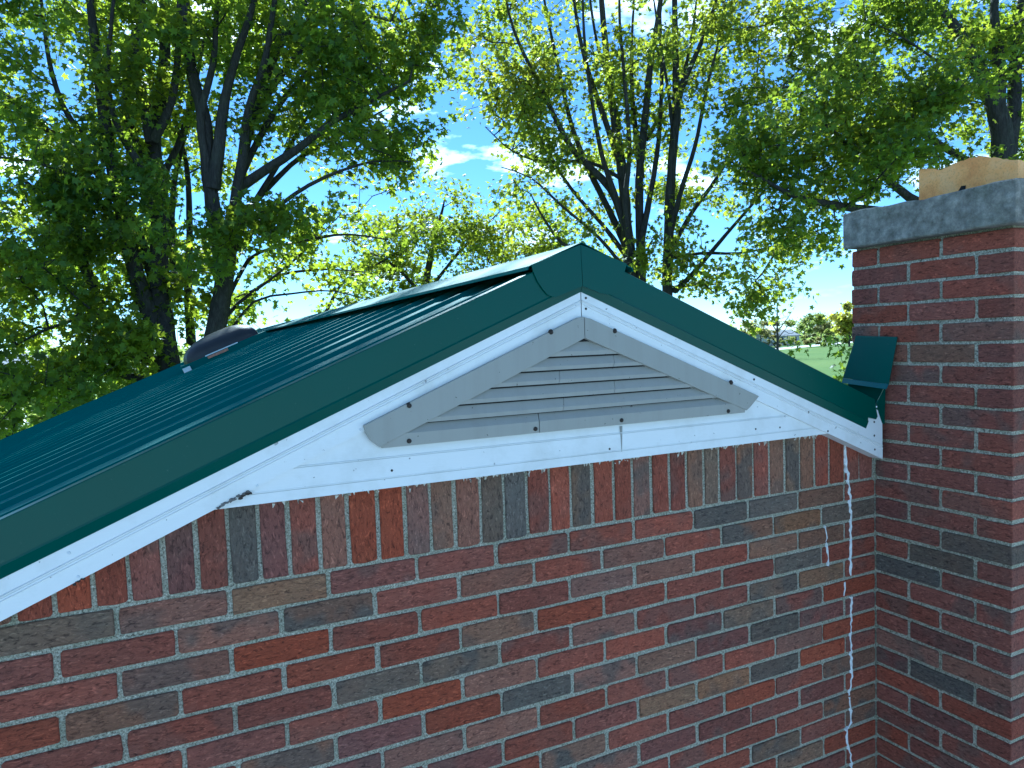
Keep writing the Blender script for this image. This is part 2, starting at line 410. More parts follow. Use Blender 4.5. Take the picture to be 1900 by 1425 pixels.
for c in range(1, 49):
    zc_ = -CH*(c-.5)
    off = 0 if c % 2 else .5
    for k in range(-11, 11):
        xa, xb = (k+off)*BL, (k+1+off)*BL
        if xa > XC or (off and k == 10): continue
        xb = min(xb, XC+.004) if k+1+off < 10.3 else XC+.004
        if xb-xa < .03 or xb < EAVE_L+.25: continue
        l = xb-xa-JT*random.uniform(.8, 1.15); h = CH-JT*random.uniform(.85, 1.1)
        loc = ((xa+xb)/2+random.uniform(-.0015, .0015), random.uniform(-.0016, .0014), zc_+random.uniform(-.0012, .0012))
        poly = rect(l, h)
        if zc_+h/2 > roof_z(xa)-.06:
            poly = clip_top(poly, lambda x: roof_z(x+loc[0])-.05-loc[2])
            if len(poly) < 3: continue
        # in view: left frame edge and bottom frame edge on the wall plane
        q = np.array(loc)-CAM; zf = q @ FW
        px, py = IMG_W/2+F_PX*(q @ RT)/zf, IMG_H/2-F_PX*(q @ UP)/zf
        if px > -110 and py < IMG_H+35:
            brick(poly, .09, loc, (0, random.uniform(-.004, .004), 0), wall_key(c, k), gable)
        else:
            add_stuff(poly, .09, loc)
    for k in range(0, 7):                        # wall right of the chimney
        xa = XC+.80+(k-off)*BL; xb = xa+BL
        xa, xb = max(xa, XC+.80), min(xb, EAVE_R-.2)
        if xb-xa < .03: continue
        add_stuff(rect(xb-xa-JT, CH-JT), .09, ((xa+xb)/2, 0, zc_))

# chimney ---------------------------------------------------------------
HB = .1027
chim = MB().box((XC+.0045, CY1+.0045, GROUND-.1), (XC+.795, CY0-.006, .742)).build('chimney', M_MORTAR, house)
ROTL = (0, 0, -math.pi/2)                        # local -y (front) -> world -x, local x -> world -y
def yh(h): return -.0136-h*HB
def ch_key(): return random.choice('mmmmnnnnrrmpnrd')
chim_spec = {11: 'rrr', 10: 'mrm', 9: 'nmr', 8: 'rmm', 7: 'prp', 6: 'pbn', 5: 'nnn', 4: 'nmn', 3: 'nnr', 2: 'nmm', 1: 'nmm', 0: 'nnm', -1: 'nmm', -2: 'nnm', -3: 'ndr', -4: 'mdm', -5: 'dmn'}
R3 = Matrix.Rotation(-math.pi/2, 3, 'Z')
for n in range(12, -49, -1):
    z0 = n*CH
    if n == 12: continue
    zc_ = z0+CH/2+.0033
    rowA = (n % 2 == 1)
    top = z0 > .28
    segs = [(0, 2), (2, 4)] if rowA else [(0, 1), (1, 3), (3, 4)]
    if top: segs = ([(-1, 0)] if rowA else []) + segs
    if top and not rowA: segs[0] = (-1, 1)
    vis = n > -16
    for si, (a, b) in enumerate(segs):
        ya, yb = yh(a), yh(b)
        if a == -1: ya = CY0
        if b == 4: yb = CY1
        if a == 0 and not (top and rowA): ya = -.0005
        l = abs(ya-yb)-JT*random.uniform(.85, 1.1); yc = (ya+yb)/2
        if b == 4: l = abs(ya-yb)-JT*.5; yc -= JT*.25
        if a == -1 or (a == 0 and ya > -.01): l += JT*.4; yc += JT*.2
        depth = .085
        if b == 4: depth = .092 if rowA else .192
        h = CH-JT*random.uniform(.85, 1.1)
        loc = (XC+random.uniform(-.0014, .0014), yc, zc_+random.uniform(-.001, .001))
        key = chim_spec[n][min(si, 2)] if n in chim_spec else ch_key()
        if vis: brick(rect(l, h), depth, loc, ROTL, key, chim)
        else: add_stuff(rect(l, h), depth, loc, R3)
    xs = XC+(.0975 if rowA else .2) + .005
    k = 0
    while xs < XC+.79:                            # front face
        xe = min(xs+BL, XC+.80)
        if xe-xs > .03: add_stuff(rect(xe-xs-JT, CH-JT), .085, ((xs+xe)/2, CY1+random.uniform(-.001, .001), zc_))
        xs = xe
sb = stuff_bricks.build('brickwork', M_BRICK, gable, fix=False); sb['kind'] = 'stuff'; sb.color = (.49, .17, .11, .4)

# concrete cap: uneven slab with chipped edges
def slab(x0, x1, y0, y1, z0, z1, n=26):
    bm = bmesh.new()
    bmesh.ops.create_cube(bm, size=1)
    for v in bm.verts: v.co = Vector((x0 if v.co.x < 0 else x1, y0 if v.co.y < 0 else y1, z0 if v.co.z < 0 else z1))
    bmesh.ops.bevel(bm, geom=bm.edges[:], offset=.004, segments=1, affect='EDGES')
    bmesh.ops.subdivide_edges(bm, edges=[e for e in bm.edges if e.calc_length() > .1], cuts=n, use_grid_fill=True)
    from mathutils import noise as mn
    for v in bm.verts:
        w = mn.noise(v.co*14)*.0045 + mn.noise(v.co*45)*.0022
        if v.co.z > z1-.02: v.co.z += mn.noise(v.co*9+Vector((3, 1, 7)))*.007 - .006*max(0, mn.noise(v.co*22))
        v.co += Vector((w, w*.8, w*.4 if v.co.z > z0+.03 else 0))
    me = bpy.data.meshes.new('cap'); bm.to_mesh(me); bm.free(); return me
cap = link('cap', slab(2.148, 3.03, -.452, .085, .757, .872), M_CONC, chim)
mcap = MB(); mcap.box((XC+.012, CY1+.012, .735), (XC+.78, CY0-.012, .762)); mcap.build('cap_mortar', M_MORTAR, chim)
# broken clay flue liner
def liner():
    x0, x1, y0, y1, zb = 2.30, 2.62, -.37, -.03, .86
    tops = [on_x(px, py, x0) for px, py in [(1705, 316), (1722, 312), (1735, 314), (1744, 317), (1752, 312), (1760, 309), (1772, 302), (1785, 298), (1800, 293), (1815, 290), (1835, 291), (1860, 295), (1900, 298)]]
    y1 = float(tops[0][1]); ss = [(y1-p[1])/(y1-y0) for p in tops]; zz = [p[2] for p in tops]
    def prof(s): return float(np.interp(s, ss, zz))          # broken upper edge of the side that faces left
    mb = MB(); t = .022
    n = 46
    def wall(pa, pb, inn, fz):
        vs_ = []; 
        for i in range(n+1):
            s = i/n; p = (pa[0]+(pb[0]-pa[0])*s, pa[1]+(pb[1]-pa[1])*s); z = fz(s)+random.uniform(-.0025, .0025)
            vs_ += [(p[0], p[1], zb), (p[0], p[1], z), (p[0]+inn[0]*t, p[1]+inn[1]*t, z-random.uniform(0, .006)), (p[0]+inn[0]*t, p[1]+inn[1]*t, zb)]
        f = []
        for i in range(n):
            b = i*4
            f += [(b, b+1, b+5, b+4), (b+1, b+2, b+6, b+5), (b+2, b+3, b+7, b+6)]
        f += [(0, 3, 2, 1), (n*4, n*4+1, n*4+2, n*4+3)]
        mb.add(vs_, f)
    wall((x0, y1), (x0, y0), (1, 0), prof)
    wall((x1, y0), (x1, y1), (-1, 0), lambda s: .955-.03*s)
    wall((x0+t, y0), (x1-t, y0), (0, 1), lambda s: prof(1)-.02*math.sin(s*5))
    wall((x0+t, y1), (x1-t, y1), (0, -1), lambda s: .955-.03*s)
    return mb
fl = liner().build('flue_liner', M_CLAY, chim)
ck = MB(); ck.prism_x([(-.045, .868), (-.22, .868), (-.226, .909), (-.214, .910), (-.204, .896), (-.10, .886)], 2.2955, 2.2985); ck.build('crack', M_BLACK, fl)

# sealant bead down the crack beside the chimney ----------------------------
def bead(path, w, name):
    mb = MB(); pts = []
    for (a, b) in zip(path[:-1], path[1:]):
        n = max(2, int(math.dist(a, b)/.010))
        pts += [(a[0]+(b[0]-a[0])*i/n, a[1]+(b[1]-a[1])*i/n) for i in range(n)]
    pts.append(path[-1]); vs_ = []
    for x, z in pts:
        j = random.uniform(-.003, .003); ww = w*random.uniform(.55, 1.1)*(.25+.95*abs(math.sin(z*31+math.sin(z*83)*1.3)))*(1 if random.random() > .05 else .1); y = -random.uniform(.0005, .0035)
        vs_ += [(x+j-ww, .004, z), (x+j-ww*.5, y-.001, z), (x+j+ww*.5, y-.001, z), (x+j+ww, .004, z)]
    f = [(i*4+k, i*4+k+1, i*4+k+5, i*4+k+4) for i in range(len(pts)-1) for k in range(3)]
    mb.add(vs_, f); return mb.build(name, M_CAULK, gable, fix=False)
bead([(2.046, .160), (2.046, .116), (2.060, .01), (2.070, -.053), (2.073, -.185), (2.068, -.305)], .0072, 'sealant_bead')
bead([(2.041, -.321), (2.043, -.345), (2.039, -.366)], .0028, 'sealant_bead')
bead([(2.074, -.375), (2.068, -.505), (2.072, -.632), (2.060, -.702)], .0052, 'sealant_bead')
bead([(2.060, -.706), (2.070, -.796), (2.046, -.812), (2.050, -.86), (2.063, -.903), (2.070, -.955), (2.066, -1.10)], .0052, 'sealant_bead')
bead([(1.956, -.124), (1.960, -.185), (1.967, -.221), (1.969, -.256)], .0044, 'sealant_bead')

# white gable panel and rake boards --------------------------------------
YB, YP = -.050, -.044                             # faces of rake boards / flat panel
low = lambda x: .543-.423*abs(x-RX)               # lower edge of the rake boards
PZ = .176                                         # lower edge of the flat panel
xl, xr = RX-(.543-PZ)/.423, RX+(.543-PZ)/.423
def strip_tri(z0, z1, y):                         # horizontal band of the gable triangle between z0 and z1
    a0, a1 = RX-(.56-z0)/.423, RX-(.56-z1)/.423
    return [(a0, z0), (2*RX-a0, z0), (2*RX-a1, z1), (a1, z1)]
panel = MB().prism_y(strip_tri(PZ, .1970, 0), YP, -.004).prism_y(strip_tri(.1982, .2420, 0), YP, -.004).prism_y(strip_tri(.2432, .545, 0), YP+.0015, -.004) \
    .prism_y(strip_tri(PZ+.002, .5, 0), YP+.0025, -.002).prism_y(strip_tri(.2440, .2455, 0), YP-.0012, YP+.003).prism_y(strip_tri(.1990, .2005, 0), YP-.0012, YP+.003).build('gable_panel', M_WHITE, house)
def rake(side, xend, name='rake_board'):
    def P(d, o): return (RX+side*d, low(RX+side*d)+o)
    D = abs(xend-RX)
    mb = MB()
    for o0, o1, y, g in ((0, .0390, YB, 0), (.0402, .150, YB+.0006, 0), (.004, .14, YB+.0022, .0)):
        q = [P(.0012, o0), P(D, o0), P(D, o1), P(.0012, o1)]
        mb.prism_y(q if side > 0 else q[::-1], y, -.001 if y < YB+.0015 else -.002)
    for o in (.0345, .0435):                          # rolled beads beside the groove
        q = [P(.0012, o-.002), P(D, o-.002), P(D, o+.002), P(.0012, o+.002)]; q = q if side > 0 else q[::-1]
        c = [P(.0012, o), P(D, o)]
        mb.add([(x, YB+.0008, z) for x, z in q]+[(x, YB-.0022, z) for x, z in c], [(0, 1, 5, 4), (2, 3, 4, 5), (0, 4, 3), (1, 2, 5)])
    return mb.build(name, M_WHITE, house)
rb_l = rake(-1, EAVE_L+.02); rb_r = rake(1, 2.160)
# nail heads
def nail(px, py, y, r, mat, parent):
    p = on_y(px, py, y); MB().disc((p[0], y, p[2]), r, .0018, 8).build('nail', mat, parent)
for q in [(1087, 553), (1087, 573), (1399, 704), (1622, 783), (1622, 808), (1623, 834), (1536, 800), (1500, 765)]: nail(*q, YB, .0032, M_BOLT, rb_r)
for q in [(145, 1070), (668, 797), (477, 901), (128, 1026)]: nail(*q, YB, .0030, M_GALV, rb_l)
for q in [(1402, 796), (1447, 793), (1131, 833), (727, 873)]: nail(*q, YP, random.uniform(.0018, .0032), M_BOLT, panel)
# drip stain below a bolt (rust run, its own shape)
M_STAIN = m_plain('rust_run', (.33, .33, .30), .7, 60, .25)
p0 = on_y(1152, 790, YP); MB().prism_y([(p0[0]-.0005, .196), (p0[0]+.0012, .196), (p0[0]+.0042, .262), (p0[0]-.0032, .262)], YP-.0006, YP+.001).build('rust_run', M_STAIN, panel)
# dirt and cobweb where the left rake board meets the panel
def rag(name, cpx, w, h, ang, mat, y, parent, n=9):
    c = on_y(*cpx, y); mb = MB()
    for i in range(n):
        s = (i/(n-1)-.5)*w; x, z = c[0]+s*math.cos(ang)+random.uniform(-.002, .002), c[2]+s*math.sin(ang)+random.uniform(-.002, .002)
        k = random.randint(5, 7); r = h*random.uniform(.35, 1)
        poly = [(x+r*random.uniform(.6, 1.3)*math.cos(2*math.pi*j/k)*1.5, z+r*random.uniform(.5, 1.2)*math.sin(2*math.pi*j/k)) for j in range(k)]
        mb.prism_y(poly, y-random.uniform(.001, .004), y+.002)
    return mb.build(name, mat, parent)
rag('cobweb', (432, 926), .062, .0042, .40, M_WEB, YB, rb_l, 16)
rag('dirt_clump', (455, 919), .020, .0040, .35, M_BOLT, YB, rb_l, 7)
rag('dirt_clump', (146, 1078), .016, .0025, .5, M_BOLT, YB, rb_l, 6)
# paint flakes left on the tops of the soldier bricks
fk = MB()
for i in range(300):
    x = random.uniform(.21, 1.99); 
    if math.sin(x*17)+math.sin(x*41+1) < -.3: continue
    z = PZ-abs(random.gauss(0, .006))-.001; w = random.uniform(.0012, .0045); h = random.uniform(.003, .011)
    fk.prism_y([(x-w, z), (x+random.uniform(-w, w), z-h), (x+w, z-random.uniform(0, .003))], -.0035, -.001)
fk.build('paint_flakes', M_FLAKE, panel)['kind'] = 'stuff'

# louvred gable vent --------------------------------------------------------
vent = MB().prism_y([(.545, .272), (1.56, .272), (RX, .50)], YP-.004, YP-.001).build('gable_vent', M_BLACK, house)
YV = -.060
def poly_part(name, pts, y0, y1, mat=M_VENT, parent=vent, bevel=.0012):
    return MB().prism_y(pts, y0, y1).build(name, mat, parent, bevel=bevel)
s_in, s_out = .413, .413
top_out, top_in = .545, .492
poly_part('frame_strip', [(.522, .271), (RX, top_in), (RX, top_out), (1.034, top_out-.0015), (.490, .321), (.494, .305), (.503, .288)], YV-.002, YP-.002)
poly_part('frame_strip', [(1.5765, .2735), (1.592, .284), (1.624, .311), (1.071, top_out-.006), (1.0515, top_out-.001), (1.0515, top_in+.0005)], YV-.002, YP-.002)
def slat(z0, z1, seams, first=False):
    """one louvre blade from z0 (lower lip) to z1, cut at the seams"""
    a0, b0 = RX-(top_in-z0)/s_in-.004, RX+(top_in-z0)/s_in+.004
    a1, b1 = RX-(top_in+.012-z1)/s_in, RX+(top_in+.012-z1)/s_in
    xs = [a0] + list(seams) + [b0]; kink = .008
    for i, (x0, x1) in enumerate(zip(xs[:-1], xs[1:])):
        u0 = max(x0+.0006, a0); u1 = min(x1-.0006, b0)
        t0 = a1 if i == 0 else x0+kink+.0006; t1 = b1 if i == len(xs)-2 else x1+kink-.0006
        t0 = max(t0, a1) ; t1 = min(t1, b1)
        if t1 <= t0+.002: t0, t1 = (a1+b1)/2-.001, (a1+b1)/2+.001
        zm_ = z0+(z1-z0)*.30
        m0, m1 = u0+(t0-u0)*.3, u1+(t1-u1)*.3
        yl, ym, yt = -.0575, -.0600, -.0475
        v = [(u0, yl, z0), (u1, yl, z0), (m1, ym+.0012, zm_), (m0, ym+.0012, zm_), (t1, yt, z1-.0012), (t0, yt, z1-.0012),
             (u0, yt+.001, z0+.002), (u1, yt+.001, z0+.002), (t1, yt+.003, z1-.0012), (t0, yt+.003, z1-.0012)]
        f = [(0, 1, 2, 3), (3, 2, 4, 5), (0, 6, 7, 1), (6, 9, 8, 7), (5, 4, 8, 9), (0, 3, 5, 9, 6), (1, 7, 8, 4, 2)]
        MB().add(v, f).build('slat', M_VENT, vent)
Z = [.450, .4175, .3845, .3505, .3165]
slat(Z[0], .486, [])
slat(Z[1], Z[0]-.002, [1.135])
slat(Z[2], Z[1]-.002, [.975])
slat(Z[3], Z[2]-.002, [1.135])
slat(Z[4], Z[3]-.002, [.984])
# bottom strip: a blade above and a flat flange below, in two lengths
def bottom(x0, x1, l0, l1, r0, r1):
    v = [(x0+l0, -.059, .268), (x1+r0, -.059, .268), (x1+r0, -.0605, .296), (x0+l0*.6, -.0605, .296), (x1+r1, -.0475, .3145), (x0+l1, -.0475, .3145),
         (x0+l0, -.046, .268), (x1+r0, -.046, .268), (x1+r1, -.045, .3145), (x0+l1, -.045, .3145)]
    MB().add(v, [(0, 1, 2, 3), (3, 2, 4, 5), (0, 6, 7, 1), (6, 9, 8, 7), (5, 4, 8, 9), (0, 3, 5, 9, 6), (1, 7, 8, 4, 2)]).build('bottom_strip', M_VENT, vent)
bottom(.528, .915, 0, .098, 0, .004); bottom(.917, 1.572, 0, .004, 0, -.098)
for x, z in [(.955, .509), (1.139, .507), (.592, .357), (1.520, .355), (.589, .2785), (.905, .2785), (1.154, .2795), (1.510, .2765)]:
    y = YV-.002 if z > .3 else -.0592
    MB().disc((x, y+.0008, z), .0078, .0008, 12).disc((x, y, z), .0055, .0045, 10).build('bolt', M_BOLT, vent)

# green metal roof ----------------------------------------------------------
PAN = -.024                                       # panel pan below the rake-trim top line (vertical)
deck = MB()
for side, xe in ((-1, EAVE_L), (1, EAVE_R)):
    q = [(RX, RZ-.05), (xe, roof_z(xe)-.05), (xe, roof_z(xe)-.12), (RX, RZ-.12)]
    if side > 0:
        deck.prism_y(q, CY0+.03, ROOF_Y1-.01)
        xe2 = XC-.015; q2 = [(RX, RZ-.05), (xe2, roof_z(xe2)-.05), (xe2, roof_z(xe2)-.12), (RX, RZ-.12)]
        deck.prism_y(q2, .001, CY0+.03)
    else: deck.prism_y(q, .001, ROOF_Y1-.01)
roof = deck.build('roof', M_BLACK, house)
RIB, RW = .2286, .016
def roof_panel(side, y0, nrib, xa, xe, first):
    """one corrugated sheet: ribs run from the ridge to the eave"""
    prof = []                                      # (y, height)
    for i in range(nrib):
        c = y0+i*RIB
        prof += [(c-.018, 0), (c-.007, .0125), (c+.007, .0125), (c+.018, 0)]
        prof += [(c+RIB*.5, 0)]
    prof += [(y0+nrib*RIB-.019, 0)]
    if first: prof = [(-.030, 0)] + prof
    prof = [p for p in prof if ROOF_Y0+.01 < p[0] < ROOF_Y1]
    v = []; n = len(prof)
    for x in (xa, xe):
        z = roof_z(x)+PAN
        v += [(x, y, z+h) for y, h in prof]
    v += [(x, y, z-.002) for x, y, z in v]
    f = [(i, i+1, n+i+1, n+i) for i in range(n-1)] + [(2*n+i, 3*n+i, 3*n+i+1, 2*n+i+1) for i in range(n-1)]
    f += [(n+i, n+i+1, 3*n+i+1, 3*n+i) for i in range(n-1)] + [(i, 2*n+i, 2*n+i+1, i+1) for i in range(n-1)]
    MB().add(v, f).build('roof_panel', M_GREEN, roof)
for s in range(9):
    y = .135+s*4*RIB
    roof_panel(-1, y, 4, RX-.02, EAVE_L-.04, s == 0)
    roof_panel(1, y, 4, RX+.02, (XC-.02) if s == 0 else EAVE_R+.04, s == 0)
def trim(side, xa, xb, name, y_out=-.058, top_w=.115, notch=False):
    """rake trim: top flange, face, lower kick"""
    def L(x): return roof_z(x)
    prof = [(-.016, -.030), (-.018, -.001), (-.020, .0), (y_out+.002, .0), (y_out, -.002), (y_out, -.077), (y_out-.002, -.081), (y_out+.0075, -.104), (y_out+.009, -.104), (y_out+.0035, -.080), (y_out+.003, -.004), (-.021, -.003), (-.020, -.030)]
    n = len(prof); N = 2
    v = []
    for x in (xa, xb): v += [(x, y, L(x)+h) for y, h in prof]
    f = [(i, (i+1) % n, n+(i+1) % n, n+i) for i in range(n)] + [tuple(range(n)), tuple(range(2*n-1, n-1, -1))]
    return MB().add(v, f).build(name, M_GREEN2, house)
trim(-1, RX-.0005, EAVE_L-.05, 'rake_trim')
tr = trim(1, RX+.0005, 2.082, 'rake_trim')
MB().prism_y([(2.0825, roof_z(2.0825)-.068), (2.120, roof_z(2.120)-.062), (2.127, roof_z(2.127)-.05), (2.112, roof_z(2.112)-.001), (2.0825, roof_z(2.0825)-.001)], -.0575, -.052).build('trim_tab', M_GREEN2, tr)
# ridge cap: two flanges lifted on the ribs, and a cover over its end
rc = MB(); lift = .017
for side in (-1, 1):
    prof = [(0, lift), (.150, lift+.001), (.152, lift-.007), (.1505, lift-.007), (.148, lift-.001), (0, lift-.0018)]
    v = []
    for y in (-.060, ROOF_Y1+.03): v += [(RX+side*d, y, roof_z(RX+side*d)+h) for d, h in prof]
    n = len(prof); f = [(i, (i+1) % n, n+(i+1) % n, n+i) for i in range(n)] + [tuple(range(n)), tuple(range(2*n-1, n-1, -1))]
    rc.add(v, f)
ridge = rc.build('ridge_cap', M_GREEN, house)
def end_cover(pts, y):
    w = [on_y(px, py, y) for px, py in pts]
    return MB().prism_y([(p[0], p[2]) for p in w], y, y+.0025).build('end_cover', M_GREEN2, ridge)
end_cover([(1077, 454), (986, 491), (990, 505), (997, 521), (1006, 535), (1016, 547), (1030, 552), (1081, 531)], -.0625)
end_cover([(1077.6, 454), (1082, 531), (1117, 545), (1130, 547), (1143, 544), (1150, 538), (1153, 528), (1163, 489)], -.0626)
# chimney flashing
fb = MB()
def tri_box(q, nrm, t):
    q = [Vector(p) for p in q]; nv = Vector(nrm)*t
    fb.add(q + [p+nv for p in q], [(0, 1, 2, 3), (7, 6, 5, 4), (0, 4, 5, 1), (1, 5, 6, 2), (2, 6, 7, 3), (3, 7, 4, 0)])
tri_box([(2.176, .060, .464), (2.178, -.088, .458), (2.150, -.079, .316), (2.146, .086, .330)], (1, 0, 0), .002)
tri_box([(2.176, .058, .470), (2.180, -.086, .463), (2.178, -.088, .456), (2.174, .060, .462)], (1, 0, 0), .003)
tri_box([(2.170, -.052, .300), (2.170, .085, .312), (2.172, .085, .20), (2.168, -.050, .185)], (1, 0, 0), .002)
tri_box([(2.125, -.049, .245), (2.170, -.052, .305), (2.170, -.050, .185), (2.130, -.048, .200)], (0, 1, 0), .002)
flash = fb.build('chimney_flashing', M_GREEN2, house)
M_LIP = m_green('blue_green_lip', (.010, .075, .085), .3)
MB().add([(2.150, -.079, .3155), (2.146, .086, .3295), (2.138, .083, .314), (2.142, -.076, .300), (2.152, -.079, .3155), (2.148, .086, .3295), (2.140, .083, .314), (2.144, -.076, .300)],
         [(0, 1, 2, 3), (7, 6, 5, 4), (0, 4, 5, 1), (1, 5, 6, 2), (2, 6, 7, 3), (3, 7, 4, 0)]).build('drip_lip', M_LIP, flash)
MB().disc((2.120, -.0585, roof_z(2.12)-.022), .003, .002, 8).build('rivet', M_GALV, tr)
# low dark roof dome with its curb
def dome():
    # local frame on the left slope: s down the slope, t along the ridge, n out of the roof
    ca, sa = math.cos(math.atan(PITCH_R)), math.sin(math.atan(PITCH_R))
    S = Vector((-ca, 0, -sa)); T = Vector((0, 1, 0)); Nn = Vector((-sa, 0, ca))
    O = Vector((RX, 4.25, RZ+PAN+.01)) + S*.585
    P = lambda s, t, n: O+S*s+T*t+Nn*n
    hs, ht = .285, .26
    base = MB(); b = [(-hs-.03, -ht-.03), (hs+.03, -ht-.03), (hs+.03, ht+.03), (-hs-.03, ht+.03)]
    base.add([P(s, t, -.02) for s, t in b]+[P(s, t, .045) for s, t in b], [(3, 2, 1, 0), (4, 5, 6, 7), (0, 1, 5, 4), (1, 2, 6, 5), (2, 3, 7, 6), (3, 0, 4, 7)])
    ro = base.build('roof_vent', M_GREEN, house)
    N, R = 32, 10; v = []; f = []
    for r in range(R+1):
        a = r/R*math.pi/2
        for i in range(N):
            th = 2*math.pi*i/N; c, s_ = math.cos(th), math.sin(th)
            k = 1/max(abs(c), abs(s_))**.75      # rounded square plan
            rr = math.cos(a)**.75
            v.append(P(c*k*hs*rr-.03*(1-rr), s_*k*ht*rr, .045+.135*math.sin(a)))
    for r in range(R):
        f += [(r*N+i, r*N+(i+1) % N, (r+1)*N+(i+1) % N, (r+1)*N+i) for i in range(N)]
    MB().add(v, f).build('hood', M_DOME, ro, smooth=True)
    def plate(s0, s1, n0, n1, mat, nm, t=-ht-.034):
        q = [P(s0, t, n0), P(s1, t, n0), P(s1, t, n1), P(s0, t, n1)]; q2 = [p+T*.01 for p in q]
        MB().add(q+q2, [(0, 1, 2, 3), (7, 6, 5, 4), (0, 4, 5, 1), (1, 5, 6, 2), (2, 6, 7, 3), (3, 7, 4, 0)]).build(nm, mat, ro)
    plate(-.02, .13, .022, .040, M_STICK, 'sticker'); plate(-.10, .14, .044, .052, M_GALV, 'metal_strip')
    plate(.262, .315, -.005, .030, M_GALV, 'clip', -ht-.05)
dome()
# remaining walls of the building (out of view)
bw = MB().box((EAVE_L+.2, .2, GROUND-.1), (EAVE_L+.4, 7.9, roof_z(EAVE_L+.2)-.13)).box((EAVE_R-.4, .2, GROUND-.1), (EAVE_R-.2, 7.9, roof_z(EAVE_R-.2)-.13))
bw.prism_y([(EAVE_L+.2, GROUND-.1), (EAVE_R-.2, GROUND-.1), (EAVE_R-.2, roof_z(EAVE_R-.2)-.13), (RX, RZ-.13), (EAVE_L+.2, roof_z(EAVE_L+.2)-.13)], 7.9, 8.1)
bw.build('rear_walls', M_BRICKWALL, house)

# ------------------------------------------------------------------ trees
LEAF = np.array([(0, 0, 0), (.40, .02, -.03), (.24, .26, .01), (.56, .60, -.06), (.20, .56, .01), (0, 1.0, -.08),
                 (-.20, .56, .01), (-.56, .60, -.06), (-.24, .26, .01), (-.40, .02, -.03), (0, .36, .05)])
LEAF_F = np.array([(10, i, (i+1) % 10) for i in range(10)])
LEAF_S = np.array([(0, 0, 0), (.42, .35, -.03), (.30, .72, -.03), (0, 1, -.06), (-.30, .72, -.03), (-.42, .35, -.03), ])
LEAF_SF = np.array([(0, 1, 2), (0, 2, 3), (0, 3, 4), (0, 4, 5)])
def leaf_mesh(name, pos, size, tmpl, faces, out=None):
    n = len(pos)
    d = rng.normal(size=(n, 3)); d[:, 2] = d[:, 2]*.6-.55              # leaves hang outwards and down
    if out is not None: d += out*.8
    d /= np.linalg.norm(d, axis=1)[:, None]
    up = rng.normal(size=(n, 3))*.75 + np.array([0, 0, .9])
    r = np.cross(d, up); r /= np.linalg.norm(r, axis=1)[:, None]+1e-9
    nn = np.cross(r, d)
    s = size*rng.uniform(.65, 1.25, n)
    V = pos[:, None, :] + s[:, None, None]*(tmpl[None, :, 0, None]*r[:, None, :] + tmpl[None, :, 1, None]*d[:, None, :] + tmpl[None, :, 2, None]*nn[:, None, :])
    k = len(tmpl); Fi = (faces[None] + (np.arange(n)*k)[:, None, None]).reshape(-1, 3)
    return tri_mesh(name, V.reshape(-1, 3), Fi)
def tri_mesh(name, V, Fi, smooth=False):
    me = bpy.data.meshes.new(name); nv, nf, q = len(V), len(Fi), Fi.shape[1]
    me.vertices.add(nv); me.vertices.foreach_set('co', np.ascontiguousarray(V, dtype=np.float32).ravel())
    me.loops.add(nf*q); me.loops.foreach_set('vertex_index', np.ascontiguousarray(Fi, dtype=np.int32).ravel())
    me.polygons.add(nf); me.polygons.foreach_set('loop_start', np.arange(0, nf*q, q, dtype=np.int32))
    try: me.polygons.foreach_set('loop_total', np.full(nf, q, dtype=np.int32))
    except Exception: pass
    if smooth: me.polygons.foreach_set('use_smooth', np.ones(nf, dtype=bool))
    me.update(calc_edges=True); me.validate(); return me
def catmull(P, step):
    P = np.asarray(P, float); out = []
    Q = np.vstack([2*P[0]-P[1], P, 2*P[-1]-P[-2]])
    for i in range(1, len(Q)-2):
        n = max(2, int(np.linalg.norm(Q[i+1, :3]-Q[i, :3])/step)); t = np.arange(n)[:, None]/n
        a, b, c, d = Q[i-1], Q[i], Q[i+1], Q[i+2]
        out.append(.5*(2*b+(c-a)*t+(2*a-5*b+4*c-d)*t**2+(3*b-a-3*c+d)*t**3))
    out.append(P[-1:]); return np.vstack(out)
def tube(path, sides=9, rough=.06):
    """path rows: x, y, z, radius"""
    p = path[:, :3]; n = len(p)
    tg = np.gradient(p, axis=0); tg /= np.linalg.norm(tg, axis=1)[:, None]+1e-9
    ref = np.tile(np.array([.35, -.9, .1]), (n, 1)); a = np.cross(tg, ref); a /= np.linalg.norm(a, axis=1)[:, None]+1e-9; b = np.cross(tg, a)
    th = np.arange(sides)*2*math.pi/sides
    rr = path[:, 3][:, None]*(1+rough*rng.normal(size=(n, sides)))
    V = p[:, None] + rr[..., None]*(np.cos(th)[None, :, None]*a[:, None] + np.sin(th)[None, :, None]*b[:, None])
    i = np.arange(n-1)[:, None]*sides; j = np.arange(sides)[None]; j2 = (j+1) % sides
    Fq = np.stack([i+j, i+j2, i+sides+j2, i+sides+j], -1).reshape(-1, 4)
    return V.reshape(-1, 3), Fq
